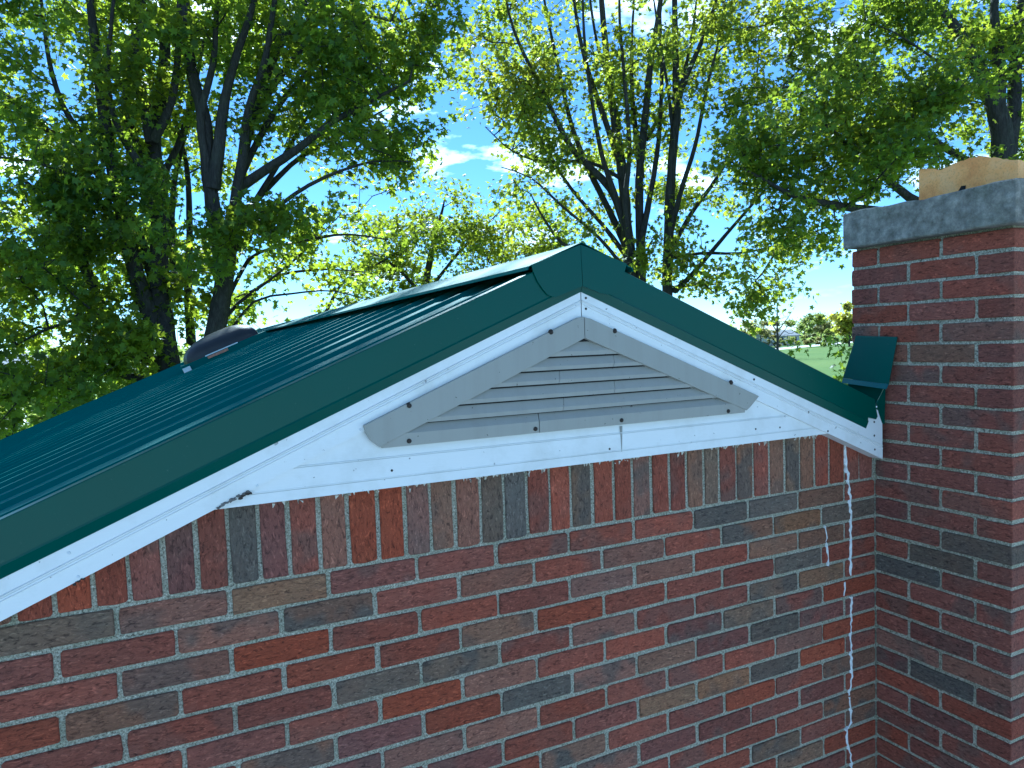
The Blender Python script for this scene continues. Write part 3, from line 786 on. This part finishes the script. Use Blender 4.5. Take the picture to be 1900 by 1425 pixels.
def edges_mesh(name, A, B, ra, rb, sides=4):
    d = B-A; d /= np.linalg.norm(d, axis=1)[:, None]+1e-9
    ref = np.where(np.abs(d[:, 2:3]) > .9, np.array([[1., 0, 0]]), np.array([[0., 0, 1]]))
    a = np.cross(d, ref); a /= np.linalg.norm(a, axis=1)[:, None]+1e-9; b = np.cross(d, a)
    th = np.arange(sides)*2*math.pi/sides; c, s = np.cos(th)[None, :, None], np.sin(th)[None, :, None]
    ring = c*a[:, None]+s*b[:, None]
    V = np.concatenate([A[:, None]+ring*ra[:, None, None], B[:, None]+ring*rb[:, None, None]], 1)
    base = (np.arange(len(A))*2*sides)[:, None]; j = np.arange(sides)[None]; j2 = (j+1) % sides
    Fq = np.stack([base+j, base+j2, base+sides+j2, base+sides+j], -1).reshape(-1, 4)
    return tri_mesh(name, V.reshape(-1, 3), Fq)

def grow(name, label, base, limbs, blobs, leafmat, leaf=.115, per=13, clump=.42, tmpl=(LEAF, LEAF_F), tight=.17, bare=0.0, cat='tree', group=None, twig_r=.0042, parts=True):
    """limbs: list of point lists (world x, y, z, radius), the first starts at the ground.
       blobs: (centre xyz, radii xyz, number of twig tips).  Twig tips are joined to the nearest
       wood, each tip carries a spray of leaves."""
    root = empty(name, base); tag(root, label, cat, group)
    paths = [catmull(l, .25) for l in limbs]
    for i, p in enumerate(paths):
        V, Fq = tube(p, 10 if p[0, 3] > .06 else 7)
        o = link('trunk' if i == 0 else 'limb', tri_mesh('limb', V, Fq, True), M_BARK, root)
    nodes = np.vstack([p[:, :3] for p in paths]); nrad = np.concatenate([p[:, 3] for p in paths])
    par = np.full(len(nodes), -1); outer = nodes.mean(0)
    tips = []
    for (c, r, n) in blobs:
        c, r = np.asarray(c, float), np.asarray(r, float)
        m = max(1, n//13)
        u = rng.normal(size=(m, 3)); u /= np.linalg.norm(u, axis=1)[:, None]; u *= rng.uniform(.05, 1, m)[:, None]**(1/2.4)
        cc = c+u*r
        q = cc[rng.integers(0, m, n)] + rng.normal(size=(n, 3))*clump*np.array([1, 1, .55])
        tips.append(q)
    tips = np.vstack(tips); tips = tips[tips[:, 2] > GROUND+.4]
    d0 = np.array([np.min(((nodes-t)**2).sum(1)) for t in tips]); tips = tips[np.argsort(d0)]
    N0 = len(nodes); cap_ = N0+len(tips)*3
    P = np.zeros((cap_, 3)); P[:N0] = nodes; pa = np.full(cap_, -1); depth_cost = np.zeros(cap_); cnt = N0
    is_tip = np.zeros(cap_, bool)
    for t in tips:
        v = t-P[:cnt]; dd = np.sqrt((v**2).sum(1))
        # branches prefer to leave upwards and outwards
        cost = dd*(1+.35*np.clip(-v[:, 2]/(dd+1e-6), -.3, 1)) + .18*depth_cost[:cnt]
        j = int(np.argmin(cost)); L = dd[j]
        if L > .55:
            k = 2 if L > 1.1 else 1
            prev = j
            for s in range(1, k+1):
                f = s/(k+1); mid = P[j]+(t-P[j])*f + np.array([0, 0, .10*L*math.sin(math.pi*f)]) + rng.normal(size=3)*.05*L
                P[cnt] = mid; pa[cnt] = prev; depth_cost[cnt] = depth_cost[j]+L*f; prev = cnt; cnt += 1
            P[cnt] = t; pa[cnt] = prev
        else: P[cnt] = t; pa[cnt] = j
        depth_cost[cnt] = depth_cost[j]+L; is_tip[cnt] = True; cnt += 1
    P, pa = P[:cnt], pa[:cnt]; load = np.zeros(cnt); load[is_tip[:cnt]] = 1
    for i in range(cnt-1, N0-1, -1):
        load[pa[i]] += load[i]
    rad = twig_r*np.maximum(load, 1)**.42; rad[:N0] = np.minimum(nrad, rad[:N0]*1.2+.004)
    idx = np.arange(N0, cnt)
    A, B = P[pa[idx]], P[idx]
    ra = np.minimum(rad[idx]*1.15, np.where(pa[idx] < N0, nrad[np.minimum(pa[idx], N0-1)], 9)); rb = rad[idx]*.85
    tw = link('twigs', edges_mesh('twigs', A, B, ra, rb, 5), M_BARK, root); tw['kind'] = 'stuff'
    tip_i = np.where(is_tip[:cnt])[0]
    if bare > 0: tip_i = tip_i[rng.random(len(tip_i)) > bare]
    a, b = P[pa[tip_i]], P[tip_i]
    rep = np.repeat(np.arange(len(tip_i)), per); n = len(rep)
    f = rng.uniform(.35, 1.1, n)[:, None]
    pos = a[rep]+(b-a)[rep]*f + rng.normal(size=(n, 3))*tight
    o_ = (pos-outer); o_ /= np.linalg.norm(o_, axis=1)[:, None]+1e-9
    cr_ = link('crown', leaf_mesh('crown', pos, leaf, tmpl[0], tmpl[1], o_*.5), leafmat, root); cr_['kind'] = 'stuff'
    # drop to the ground line for the Empty
    return root

def limb_px(pts, d0, d1=None, r0=.1, r1=.02):
    """photo outline of a limb at its own distance: depth d0 -> d1, radius r0 -> r1"""
    d1 = d0 if d1 is None else d1; n = len(pts)
    return [tuple(at(x, y, d0+(d1-d0)*i/(n-1)))+(r0+(r1-r0)*i/(n-1),) for i, (x, y) in enumerate(pts)]
def blob(x, y, depth, rx, ry, rd, n):
    c = at(x, y, depth); k = depth/F_PX
    ex = np.abs(RT)*rx*k + np.abs(FW)*rd; return (c, np.array([max(ex[0], .3), max(ex[1], .3), ry*k]), n)

# left maple: several stems fanning up from one stool behind the far gable
D = 13.0
def gnd(x, depth): 
    p = at(x, 660, depth); return (p[0], p[1], GROUND)
b0 = gnd(345, D)
def stool(b, r): return [(b[0], b[1], GROUND-.15, r*1.35)]
stemsL = [
    stool(b0, .36)+limb_px([(318, 700), (304, 600), (295, 516), (296, 368), (285, 258), (303, 147), (307, 0), (312, -200), (320, -420)], D-.6, D+.2, .20, .05),
    stool(b0, .26)+limb_px([(385, 700), (400, 600), (414, 508), (388, 331), (379, 221), (355, 129), (343, 0), (330, -180), (335, -360)], D-.6, D-1.0, .165, .05),
    stool(b0, .22)+limb_px([(392, 690), (412, 590), (426, 479), (443, 331), (474, 203), (515, 92), (570, 0), (640, -150)], D-.4, D+.2, .135, .04),
    limb_px([(300, 420), (258, 295), (236, 221), (240, 150), (250, 74), (258, 0), (262, -200)], D-.4, D+.6, .14, .045),
    limb_px([(312, 660), (262, 540), (236, 440), (200, 258), (181, 121), (167, 0), (150, -160)], D-.5, D-1.2, .17, .035),
    limb_px([(395, 350), (408, 260), (417, 184), (442, 92), (472, 0), (500, -150)], D-.8, D-1.1, .12, .03),
    limb_px([(441, 350), (470, 330), (553, 276), (620, 225), (681, 191), (760, 150)], D-.4, D-1.0, .10, .02),
    limb_px([(434, 420), (500, 345), (560, 290), (640, 245), (720, 200)], D+.2, D+.9, .07, .015),
    limb_px([(420, 560), (450, 500), (482, 468), (589, 442), (650, 435), (720, 445)], D, D-.8, .045, .012),
    limb_px([(300, 560), (240, 400), (150, 285), (88, 243), (22, 184), (-80, 120)], D, D-1.6, .11, .025),
    limb_px([(310, 690), (210, 620), (162, 505), (110, 400), (40, 330)], D, D-1.4, .15, .03),
    limb_px([(325, 720), (250, 700), (170, 690), (90, 706), (20, 730)], D-.2, D-2.4, .08, .012),
    limb_px([(355, 640), (349, 520), (352, 420), (345, 300), (320, 200), (300, 60)], D+.4, D+1.4, .09, .02),
    limb_px([(425, 560), (470, 540), (520, 510), (600, 500), (680, 505)], D+.3, D+1.2, .05, .01),
    limb_px([(282, 265), (270, 200), (252, 130), (262, 60), (268, -30)], D-.5, D-.8, .12, .04),
    limb_px([(455, 260), (500, 170), (560, 90), (600, 20), (630, -60)], D, D+.3, .08, .02),
    limb_px([(440, 340), (490, 240), (545, 160), (620, 90), (690, 30)], D-.2, D-.8, .07, .015),
    limb_px([(428, 470), (470, 380), (520, 300), (575, 210), (640, 120)], D-.2, D+.6, .07, .015),
    limb_px([(385, 320), (372, 220), (395, 120), (402, 20), (410, -80)], D-.8, D-1.5, .08, .025),
    limb_px([(296, 400), (275, 330), (225, 250), (200, 160), (205, 60), (215, -40)], D-.7, D-1.5, .08, .02),
    limb_px([(286, 260), (318, 190), (330, 100), (332, 10), (340, -80)], D-.6, D-1.4, .08, .02),
    limb_px([(200, 300), (130, 220), (95, 130), (80, 30), (70, -60)], D-.9, D-1.8, .06, .015),
    limb_px([(436, 380), (450, 290), (462, 200), (490, 120), (505, 30), (520, -60)], D-.5, D-1.3, .10, .03),
    limb_px([(330, 560), (318, 430), (325, 330), (345, 240), (350, 160)], D+.2, D+1.0, .08, .02),
    limb_px([(300, 330), (330, 270), (352, 200), (372, 110), (385, 20)], D, D+.9, .07, .02),
    limb_px([(240, 480), (205, 400), (140, 330), (60, 300), (-20, 290)], D-.6, D-1.8, .06, .015),
    limb_px([(410, 600), (445, 560), (500, 520), (560, 470), (630, 400)], D-.3, D+.4, .04, .010),
    limb_px([(430, 470), (520, 380), (600, 330), (690, 300), (760, 300)], D-.3, D-.9, .05, .010),
    limb_px([(425, 620), (470, 560), (540, 545), (620, 540), (690, 560)], D-.2, D+.5, .03, .008),
    limb_px([(260, 620), (205, 600), (160, 590), (90, 610), (30, 640)], D-.4, D-1.9, .05, .012),
]
blobsL = [
    blob(330, 40, D+1.4, 330, 130, 1.6, 380), blob(110, 130, D-.6, 190, 180, 2.2, 360), blob(50, 400, D-1.2, 140, 180, 2.0, 290),
    blob(205, 370, D-1.6, 55, 110, .5, 65), blob(130, 520, D-1.0, 140, 120, 1.7, 220), blob(70, 640, D-1.6, 140, 100, 1.6, 180), blob(180, 650, D-1.2, 80, 50, 1.2, 60),
    blob(345, 450, D-1.7, 60, 45, .4, 26), blob(300, 440, D+1.6, 110, 130, 1.0, 60), blob(470, 590, D+.6, 90, 40, .9, 30), blob(450, 400, D-1.5, 70, 60, .5, 40), blob(540, 400, D, 110, 80, 1.3, 70),
    blob(600, 110, D-.2, 170, 110, 1.8, 260), blob(725, 90, D-.6, 100, 90, 1.4, 140), blob(660, 270, D-.5, 105, 55, 1.2, 90), blob(730, 290, D-.6, 60, 20, .5, 12), blob(560, 240, D+.3, 70, 60, 1, 40),
    blob(600, 500, D+.6, 70, 50, .9, 26), blob(60, 770, D-2.2, 120, 45, 1.2, 55), blob(520, 30, D+.4, 130, 80, 1.3, 110), blob(820, 40, D-.3, 40, 70, 1, 40),
    blob(370, 260, D+1.8, 130, 90, .7, 75), blob(410, 30, D-1.6, 120, 60, .5, 50), blob(250, 110, D-1.5, 50, 60, .4, 22),
    # above the frame
    blob(330, -330, D+.3, 420, 260, 3.2, 480), blob(640, -170, D, 190, 150, 2.4, 170), blob(-160, 250, D-.8, 150, 330, 2.4, 200), blob(330, -640, D+.3, 260, 160, 2.4, 200),
]
grow('maple_tree', 'large dark many-stemmed maple behind the left end of the roof', b0, stemsL, blobsL, M_LEAF_L, .120, 19, .36, tight=.115)

# middle maple behind the ridge
D = 16.0
b1 = gnd(1185, D)
stemsM = [
    stool(b1, .26)+limb_px([(1175, 600), (1170, 500), (1163, 430), (1156, 332), (1145, 258), (1130, 147), (1116, 0), (1105, -180), (1100, -330)], D, D+.3, .17, .03),
    limb_px([(1190, 600), (1189, 479), (1186, 332), (1197, 221), (1208, 110), (1226, 0), (1240, -160), (1250, -300)], D, D-.5, .12, .03),
    stool((b1[0]+.5, b1[1], 0), .20)+limb_px([(1236, 600), (1239, 497), (1245, 332), (1254, 184), (1252, 37), (1250, -120), (1255, -260)], D-.3, D, .135, .03),
    limb_px([(1240, 400), (1247, 300), (1256, 221), (1264, 166), (1303, 74), (1329, 0), (1360, -120)], D-.2, D-1.0, .11, .02),
    limb_px([(1166, 440), (1132, 350), (1062, 276), (1005, 166), (955, 60), (930, -40)], D, D-1.0, .10, .015),
    limb_px([(1168, 470), (1130, 390), (1092, 313), (1060, 230), (1035, 120), (1010, 0), (1000, -100)], D+.2, D+1, .09, .015),
    limb_px([(1160, 520), (1100, 470), (1044, 453), (1000, 390), (985, 360)], D, D-.8, .06, .012),
    limb_px([(1250, 540), (1278, 516), (1347, 435), (1406, 368), (1440, 330)], D-.3, D-1.4, .07, .012),
    limb_px([(1150, 300), (1120, 215), (1085, 110), (1065, 0), (1055, -120)], D, D-.6, .08, .015),
    limb_px([(1190, 330), (1175, 200), (1172, 90), (1180, -60)], D, D+.8, .08, .015),
    limb_px([(1200, 260), (1240, 190), (1280, 150), (1330, 100), (1390, 30)], D+.4, D+1.2, .05, .012),
    limb_px([(1240, 480), (1300, 470), (1370, 470), (1440, 455), (1500, 430)], D-.3, D-1.2, .045, .01),
    limb_px([(1150, 330), (1090, 300), (1010, 300), (950, 280), (900, 235)], D, D-1.0, .045, .010),
    limb_px([(1164, 450), (1148, 380), (1120, 300), (1100, 200), (1085, 80), (1080, -40)], D-.3, D-.9, .075, .02),
    limb_px([(1170, 470), (1160, 380), (1168, 280), (1160, 160), (1150, 40), (1150, -80)], D-.4, D-1.2, .07, .02),
    limb_px([(1186, 470), (1205, 370), (1222, 260), (1228, 140), (1225, 20), (1230, -90)], D-.3, D+.4, .075, .02),
    limb_px([(1240, 450), (1262, 360), (1290, 270), (1310, 170), (1330, 90), (1345, 10)], D-.4, D-1.1, .065, .015),
    limb_px([(1238, 480), (1280, 400), (1330, 330), (1370, 250), (1400, 160), (1410, 80)], D-.3, D+.3, .06, .015),
    limb_px([(1166, 480), (1120, 420), (1060, 350), (1010, 270), (970, 190), (930, 130)], D+.1, D+.8, .06, .012),
    limb_px([(1160, 500), (1110, 440), (1040, 380), (985, 330), (930, 310)], D-.2, D-1.1, .045, .010),
    limb_px([(1150, 240), (1135, 170), (1110, 90), (1095, 0), (1090, -80)], D+.3, D+1.2, .06, .015),
    limb_px([(1250, 260), (1240, 170), (1225, 80), (1210, -20)], D-.3, D-1.0, .05, .015),
    limb_px([(1252, 200), (1275, 110), (1290, 20), (1300, -70)], D, D+.6, .05, .015),
]
blobsM = [
    blob(1130, 60, D, 210, 130, 2.6, 360), blob(990, 110, D-.4, 110, 110, 1.6, 170), blob(1000, 230, D-.5, 110, 80, 1.4, 140), blob(1100, 240, D+.4, 120, 110, 1.6, 120),
    blob(1050, 390, D-.1, 100, 70, 1.3, 80), blob(1180, 300, D+.8, 100, 120, 1.0, 70), blob(1300, 120, D, 110, 150, 2.0, 210), blob(1300, 330, D+.2, 90, 110, 1.2, 85),
    blob(1380, 40, D, 60, 70, 1.2, 45), blob(1290, 480, D-.6, 80, 60, 1.2, 70), blob(1400, 500, D-1, 110, 55, 1.0, 75), blob(1440, 440, D-1, 70, 30, .8, 26), blob(1370, 560, D-1, 50, 35, .7, 28),
    blob(1400, 200, D-.3, 60, 100, 1.2, 60), blob(1180, 480, D+.8, 110, 40, .8, 30),
    blob(1150, -210, D, 300, 170, 3.0, 330), blob(900, 30, D-.6, 50, 60, 1.0, 40), blob(1130, -430, D, 200, 110, 2.2, 150),
]
grow('maple_tree', 'upright maple with two close stems rising behind the roof ridge', b1, stemsM, blobsM, M_LEAF_M, .112, 13, .34, tight=.125)

# right maple: trunk hidden by the chimney
D = 14.0
b2 = gnd(1860, D)
stemsR = [
    stool(b2, .40)+limb_px([(1862, 560), (1860, 430), (1862, 330), (1856, 230), (1834, 166), (1804, 110), (1764, 40), (1727, 0), (1680, -90)], D, D-.4, .27, .04),
    limb_px([(1860, 330), (1880, 220), (1885, 100), (1895, 0), (1910, -150)], D, D+.6, .17, .03),
    limb_px([(1850, 230), (1855, 120), (1845, 40), (1850, -60), (1860, -200)], D, D+.3, .14, .03),
    limb_px([(1862, 470), (1780, 430), (1690, 400), (1587, 387), (1530, 377), (1476, 365), (1414, 332), (1347, 295)], D, D-2.0, .13, .012),
    limb_px([(1860, 440), (1760, 400), (1686, 365), (1642, 328), (1601, 295), (1568, 265), (1520, 217), (1480, 160)], D+.1, D-1.0, .11, .015),
    limb_px([(1834, 185), (1793, 166), (1771, 140), (1720, 100), (1660, 60)], D, D-1, .06, .012),
    limb_px([(1858, 330), (1780, 290), (1700, 240), (1640, 190), (1590, 120), (1560, 50)], D+.2, D+1, .09, .012),
    limb_px([(1864, 400), (1940, 300), (2020, 180), (2080, 40)], D, D+.5, .13, .02),
    limb_px([(1862, 560), (1760, 600), (1660, 640), (1590, 690), (1575, 690)], D, D-2.4, .05, .006),
]
blobsR = [
    blob(1720, 130, D+1.0, 180, 120, 1.5, 300), blob(1870, 230, D+.9, 100, 80, 1.0, 130), blob(1700, 190, D-1.0, 70, 70, .6, 60), blob(1600, 210, D-.4, 120, 100, 1.6, 180), blob(1480, 200, D-.9, 80, 90, 1.3, 110), blob(1440, 300, D-1.6, 90, 50, 1.0, 70),
    blob(1560, 320, D-1.2, 90, 50, 1.2, 85), blob(1700, 300, D-.4, 120, 60, 1.4, 140), blob(1540, 90, D, 60, 50, 1.2, 55), blob(1620, 40, D, 80, 60, 1.4, 90), blob(1500, 420, D-1.5, 60, 35, .8, 34), 
    blob(1565, 455, D-1, 20, 50, .6, 14), blob(1390, 260, D-1.8, 50, 60, .9, 34), blob(1850, 40, D+1.2, 120, 70, 1, 70), blob(1568, 668, D-2.4, 5, 36, .2, 4), blob(1530, 672, D-2.4, 8, 6, .15, 2), blob(1565, 725, D-2.4, 12, 14, .3, 5),
    blob(1900, -160, D, 330, 170, 3.0, 260), blob(2020, 140, D, 120, 200, 2.4, 150),
]
grow('maple_tree', 'leafy maple rising behind the brick chimney at the right', b2, stemsR, blobsR, M_LEAF_R, .112, 19, .34, tight=.11)

# young yellow-green maple between the two big ones
D = 20.0
b3 = gnd(800, D)
stemsY = [
    stool(b3, .20)+limb_px([(795, 620), (790, 540), (800, 470), (812, 425), (822, 385), (826, 360)], D, D, .13, .010),
    limb_px([(792, 560), (740, 500), (690, 470), (640, 440)], D, D-.6, .06, .01),
    limb_px([(600, 588), (640, 520), (700, 490), (760, 455), (800, 430)], D-1, D, .05, .01),
    limb_px([(795, 540), (850, 470), (900, 420), (940, 380)], D, D+.5, .06, .01),
    limb_px([(793, 580), (880, 520), (960, 490), (1020, 470)], D, D-.5, .05, .01),
]
blobsY = [blob(740, 490, D, 120, 50, 1.6, 130), blob(870, 470, D, 130, 75, 1.8, 270), blob(820, 390, D, 50, 35, .8, 34), blob(940, 420, D, 80, 60, 1.3, 110), blob(680, 560, D, 90, 40, 1.2, 70), blob(1010, 480, D, 60, 40, 1.0, 60), blob(650, 430, D-.4, 60, 30, .9, 30), blob(720, 420, D, 60, 30, .9, 30)]
grow('maple_tree', 'small yellow-green maple seen low between the two large maples', b3, stemsY, blobsY, M_LEAF_Y, .118, 16, .38, tight=.13)


# ------------------------------------------------------------------ far field at the right and the yard edge at the left
M_LANE = m_plain('pale_lane', (.55, .54, .50), .95, .8, .2, .2, .02)
def px_sheet(name, pts, z, mat): return sheet(name, [on_ground(x, y)[:2] for x, y in pts], z, mat)
px_sheet('lane', [(1380, 655.5), (1660, 628.5), (1660, 626.8), (1380, 651)], GROUND+.03, M_LANE)
px_sheet('gravel_drive', [(-160, 830), (150, 770), (140, 748), (-160, 775)], GROUND+.02, M_LANE)
M_FAR = [m_leaf('leaf_far_green', (.12, .17, .05), (.34, .42, .09)), m_leaf('leaf_far_yellow', (.22, .22, .04), (.52, .54, .07)), m_leaf('leaf_far_olive', (.15, .165, .07), (.36, .37, .14))]  # far leaves coloured lighter, haze painted in instead of built as air
FT = (LEAF_S, LEAF_SF)
def far_tree(name, label, px, depth, h, w, mat, n=70, per=14, cat='tree', group=None, bush=False, bare=0.):
    if not bush and not bare: n, per = int(n*2.2), 22
    b = gnd(px, depth); c = np.array(b); lean = random.uniform(-.05, .05)*h
    tr_h = h*(.30 if bush else .62)
    limbs = [[(c[0], c[1], GROUND-.1, h*.022), (c[0]+lean*.3, c[1], GROUND+tr_h*.5, h*.017), (c[0]+lean, c[1], GROUND+tr_h, h*.009), (c[0]+lean*1.1, c[1], GROUND+h*.9, h*.003)]]
    for k in range(4 if bush else 7):
        a = 2*math.pi*(k*.382+random.random()*.15); z0 = GROUND+h*random.uniform(.12, .55)*(.5 if bush else 1); r = w*.5*random.uniform(.55, .85)
        limbs.append([(c[0]+lean*.5, c[1], z0, h*.010), (c[0]+math.cos(a)*r*.5, c[1]+math.sin(a)*r*.5, z0+h*.14, h*.006), (c[0]+math.cos(a)*r, c[1]+math.sin(a)*r, z0+h*.30, h*.003)])
    cz = GROUND+h*(.52 if bush else .62)
    bl = [((c[0], c[1], cz), (w*.5, w*.5, h*(.45 if bush else .36)), n)]
    return grow(name, label, b, limbs, bl, mat, h*(.075 if bush else .055), per, h*.055, FT, h*.035, bare, cat, group, twig_r=h*.0012)
G1 = 'far trees beyond the field'
far_tree('far_tree', 'yellow-leaved tree beyond the field, close to the chimney edge', 1576, 150, 9.8, 7.5, M_FAR[1], 110)
far_tree('far_tree', 'bare grey tree standing alone beyond the right roof slope', 1443, 95, 8.6, 6.5, M_FAR[2], 90, 2, bare=.8)
far_tree('far_tree', 'green round tree beyond the field, left of the pale tree top', 1492, 215, 9.0, 14, M_FAR[0], 90, group=G1)
far_tree('far_tree', 'olive grey tree beyond the field, centre of the far tree line', 1524, 235, 9.6, 13, M_FAR[2], 90, group=G1)
far_tree('far_tree', 'low olive tree beyond the field, just left of the yellow tree', 1548, 240, 8.4, 14, M_FAR[2], 90, group=G1)
far_tree('far_tree', 'brownish tree beyond the field, left of the bare tree', 1412, 170, 7.2, 12, M_FAR[2], 90, group=G1)
for px, dp, h, w, m, lb in [(1462, 165, 2.6, 6, 0, 'dark green shrub in the far hedge, under the pale house'), (1484, 158, 3.0, 6, 0, 'green shrub in the far hedge, right of the pale house'),
                            (1505, 156, 3.6, 7, 2, 'olive shrub in the middle of the far hedge'), (1528, 160, 3.8, 7, 0, 'rounded green shrub in the far hedge, below the pale sky gap'),
                            (1550, 155, 3.8, 7, 0, 'leafy green shrub at the right end of the far hedge'), (1432, 160, 2.8, 7, 2, 'olive shrub at the left end of the far hedge')]:
    far_tree('shrub', lb, px, dp, h, w, M_FAR[m], 110, 22, 'shrub', 'hedge beyond the field', True)
for px, dp, h, w, m, lb in [(60, 27, 2.6, 3.4, 0, 'sunlit shrub behind the roof at the far left'), (175, 25, 3.0, 3.6, 0, 'bright yellow-green shrub behind the low left roof edge'),
                            (250, 30, 3.4, 3.6, 0, 'sunlit green shrub behind the roof, under the big maple'), (-40, 33, 3.2, 4.5, 0, 'green shrub cut by the left picture edge')]:
    far_tree('shrub', lb, px, dp, h, w, M_FAR[m], 120, 22, 'shrub', 'shrubs behind the building', True)
# pale far houses
M_FHW, M_FHR = m_plain('pale_siding', (.40, .40, .40), .8, 2), m_plain('grey_shingle', (.24, .25, .27), .9, 3)
def far_house(label, px, depth, w, d, h):
    b = gnd(px, depth); r = empty('house', b); tag(r, label, 'house')
    x, y = b[0], b[1]
    MB().box((x-w/2, y, GROUND-.1), (x+w/2, y+d, GROUND+h)).build('wall', M_FHW, r)
    MB().prism_x([(y-.4, GROUND+h), (y+d+.4, GROUND+h), (y+d/2, GROUND+h+d*.22)], x-w/2-.4, x+w/2+.4).build('roof', M_FHR, r)
    for k in (-.28, .08, .32): MB().box((x+w*k-.5, y-.06, GROUND+.9), (x+w*k+.5, y+.02, GROUND+2.1)).build('window', M_BLACK, r)
far_house('pale low house half hidden by the hedge beyond the field', 1462, 190, 8.5, 7, 2.6)
far_house('white house glimpsed through the leaves at the far left', 45, 85, 6, 6, 2.8)
# woodland along the horizon
def wood():
    n = 26000; a = rng.uniform(-math.radians(75), math.radians(110), n); r = rng.uniform(330, 520, n)
    top = 5.5+2.5*np.sin(a*37)+1.6*np.sin(a*91+1)+1.2*np.sin(a*203)
    z = GROUND+rng.uniform(0, 1, n)**.8*np.maximum(top, 2.5)
    pos = np.stack([CAM[0]+r*np.sin(a), CAM[1]+r*np.cos(a), z], 1)
    o = link('distant_wood', leaf_mesh('distant_wood', pos, 1.9, LEAF_S, LEAF_SF), M_FAR[0]); tag(o, 'hazy line of woodland along the horizon', 'woodland', kind='stuff')
wood()
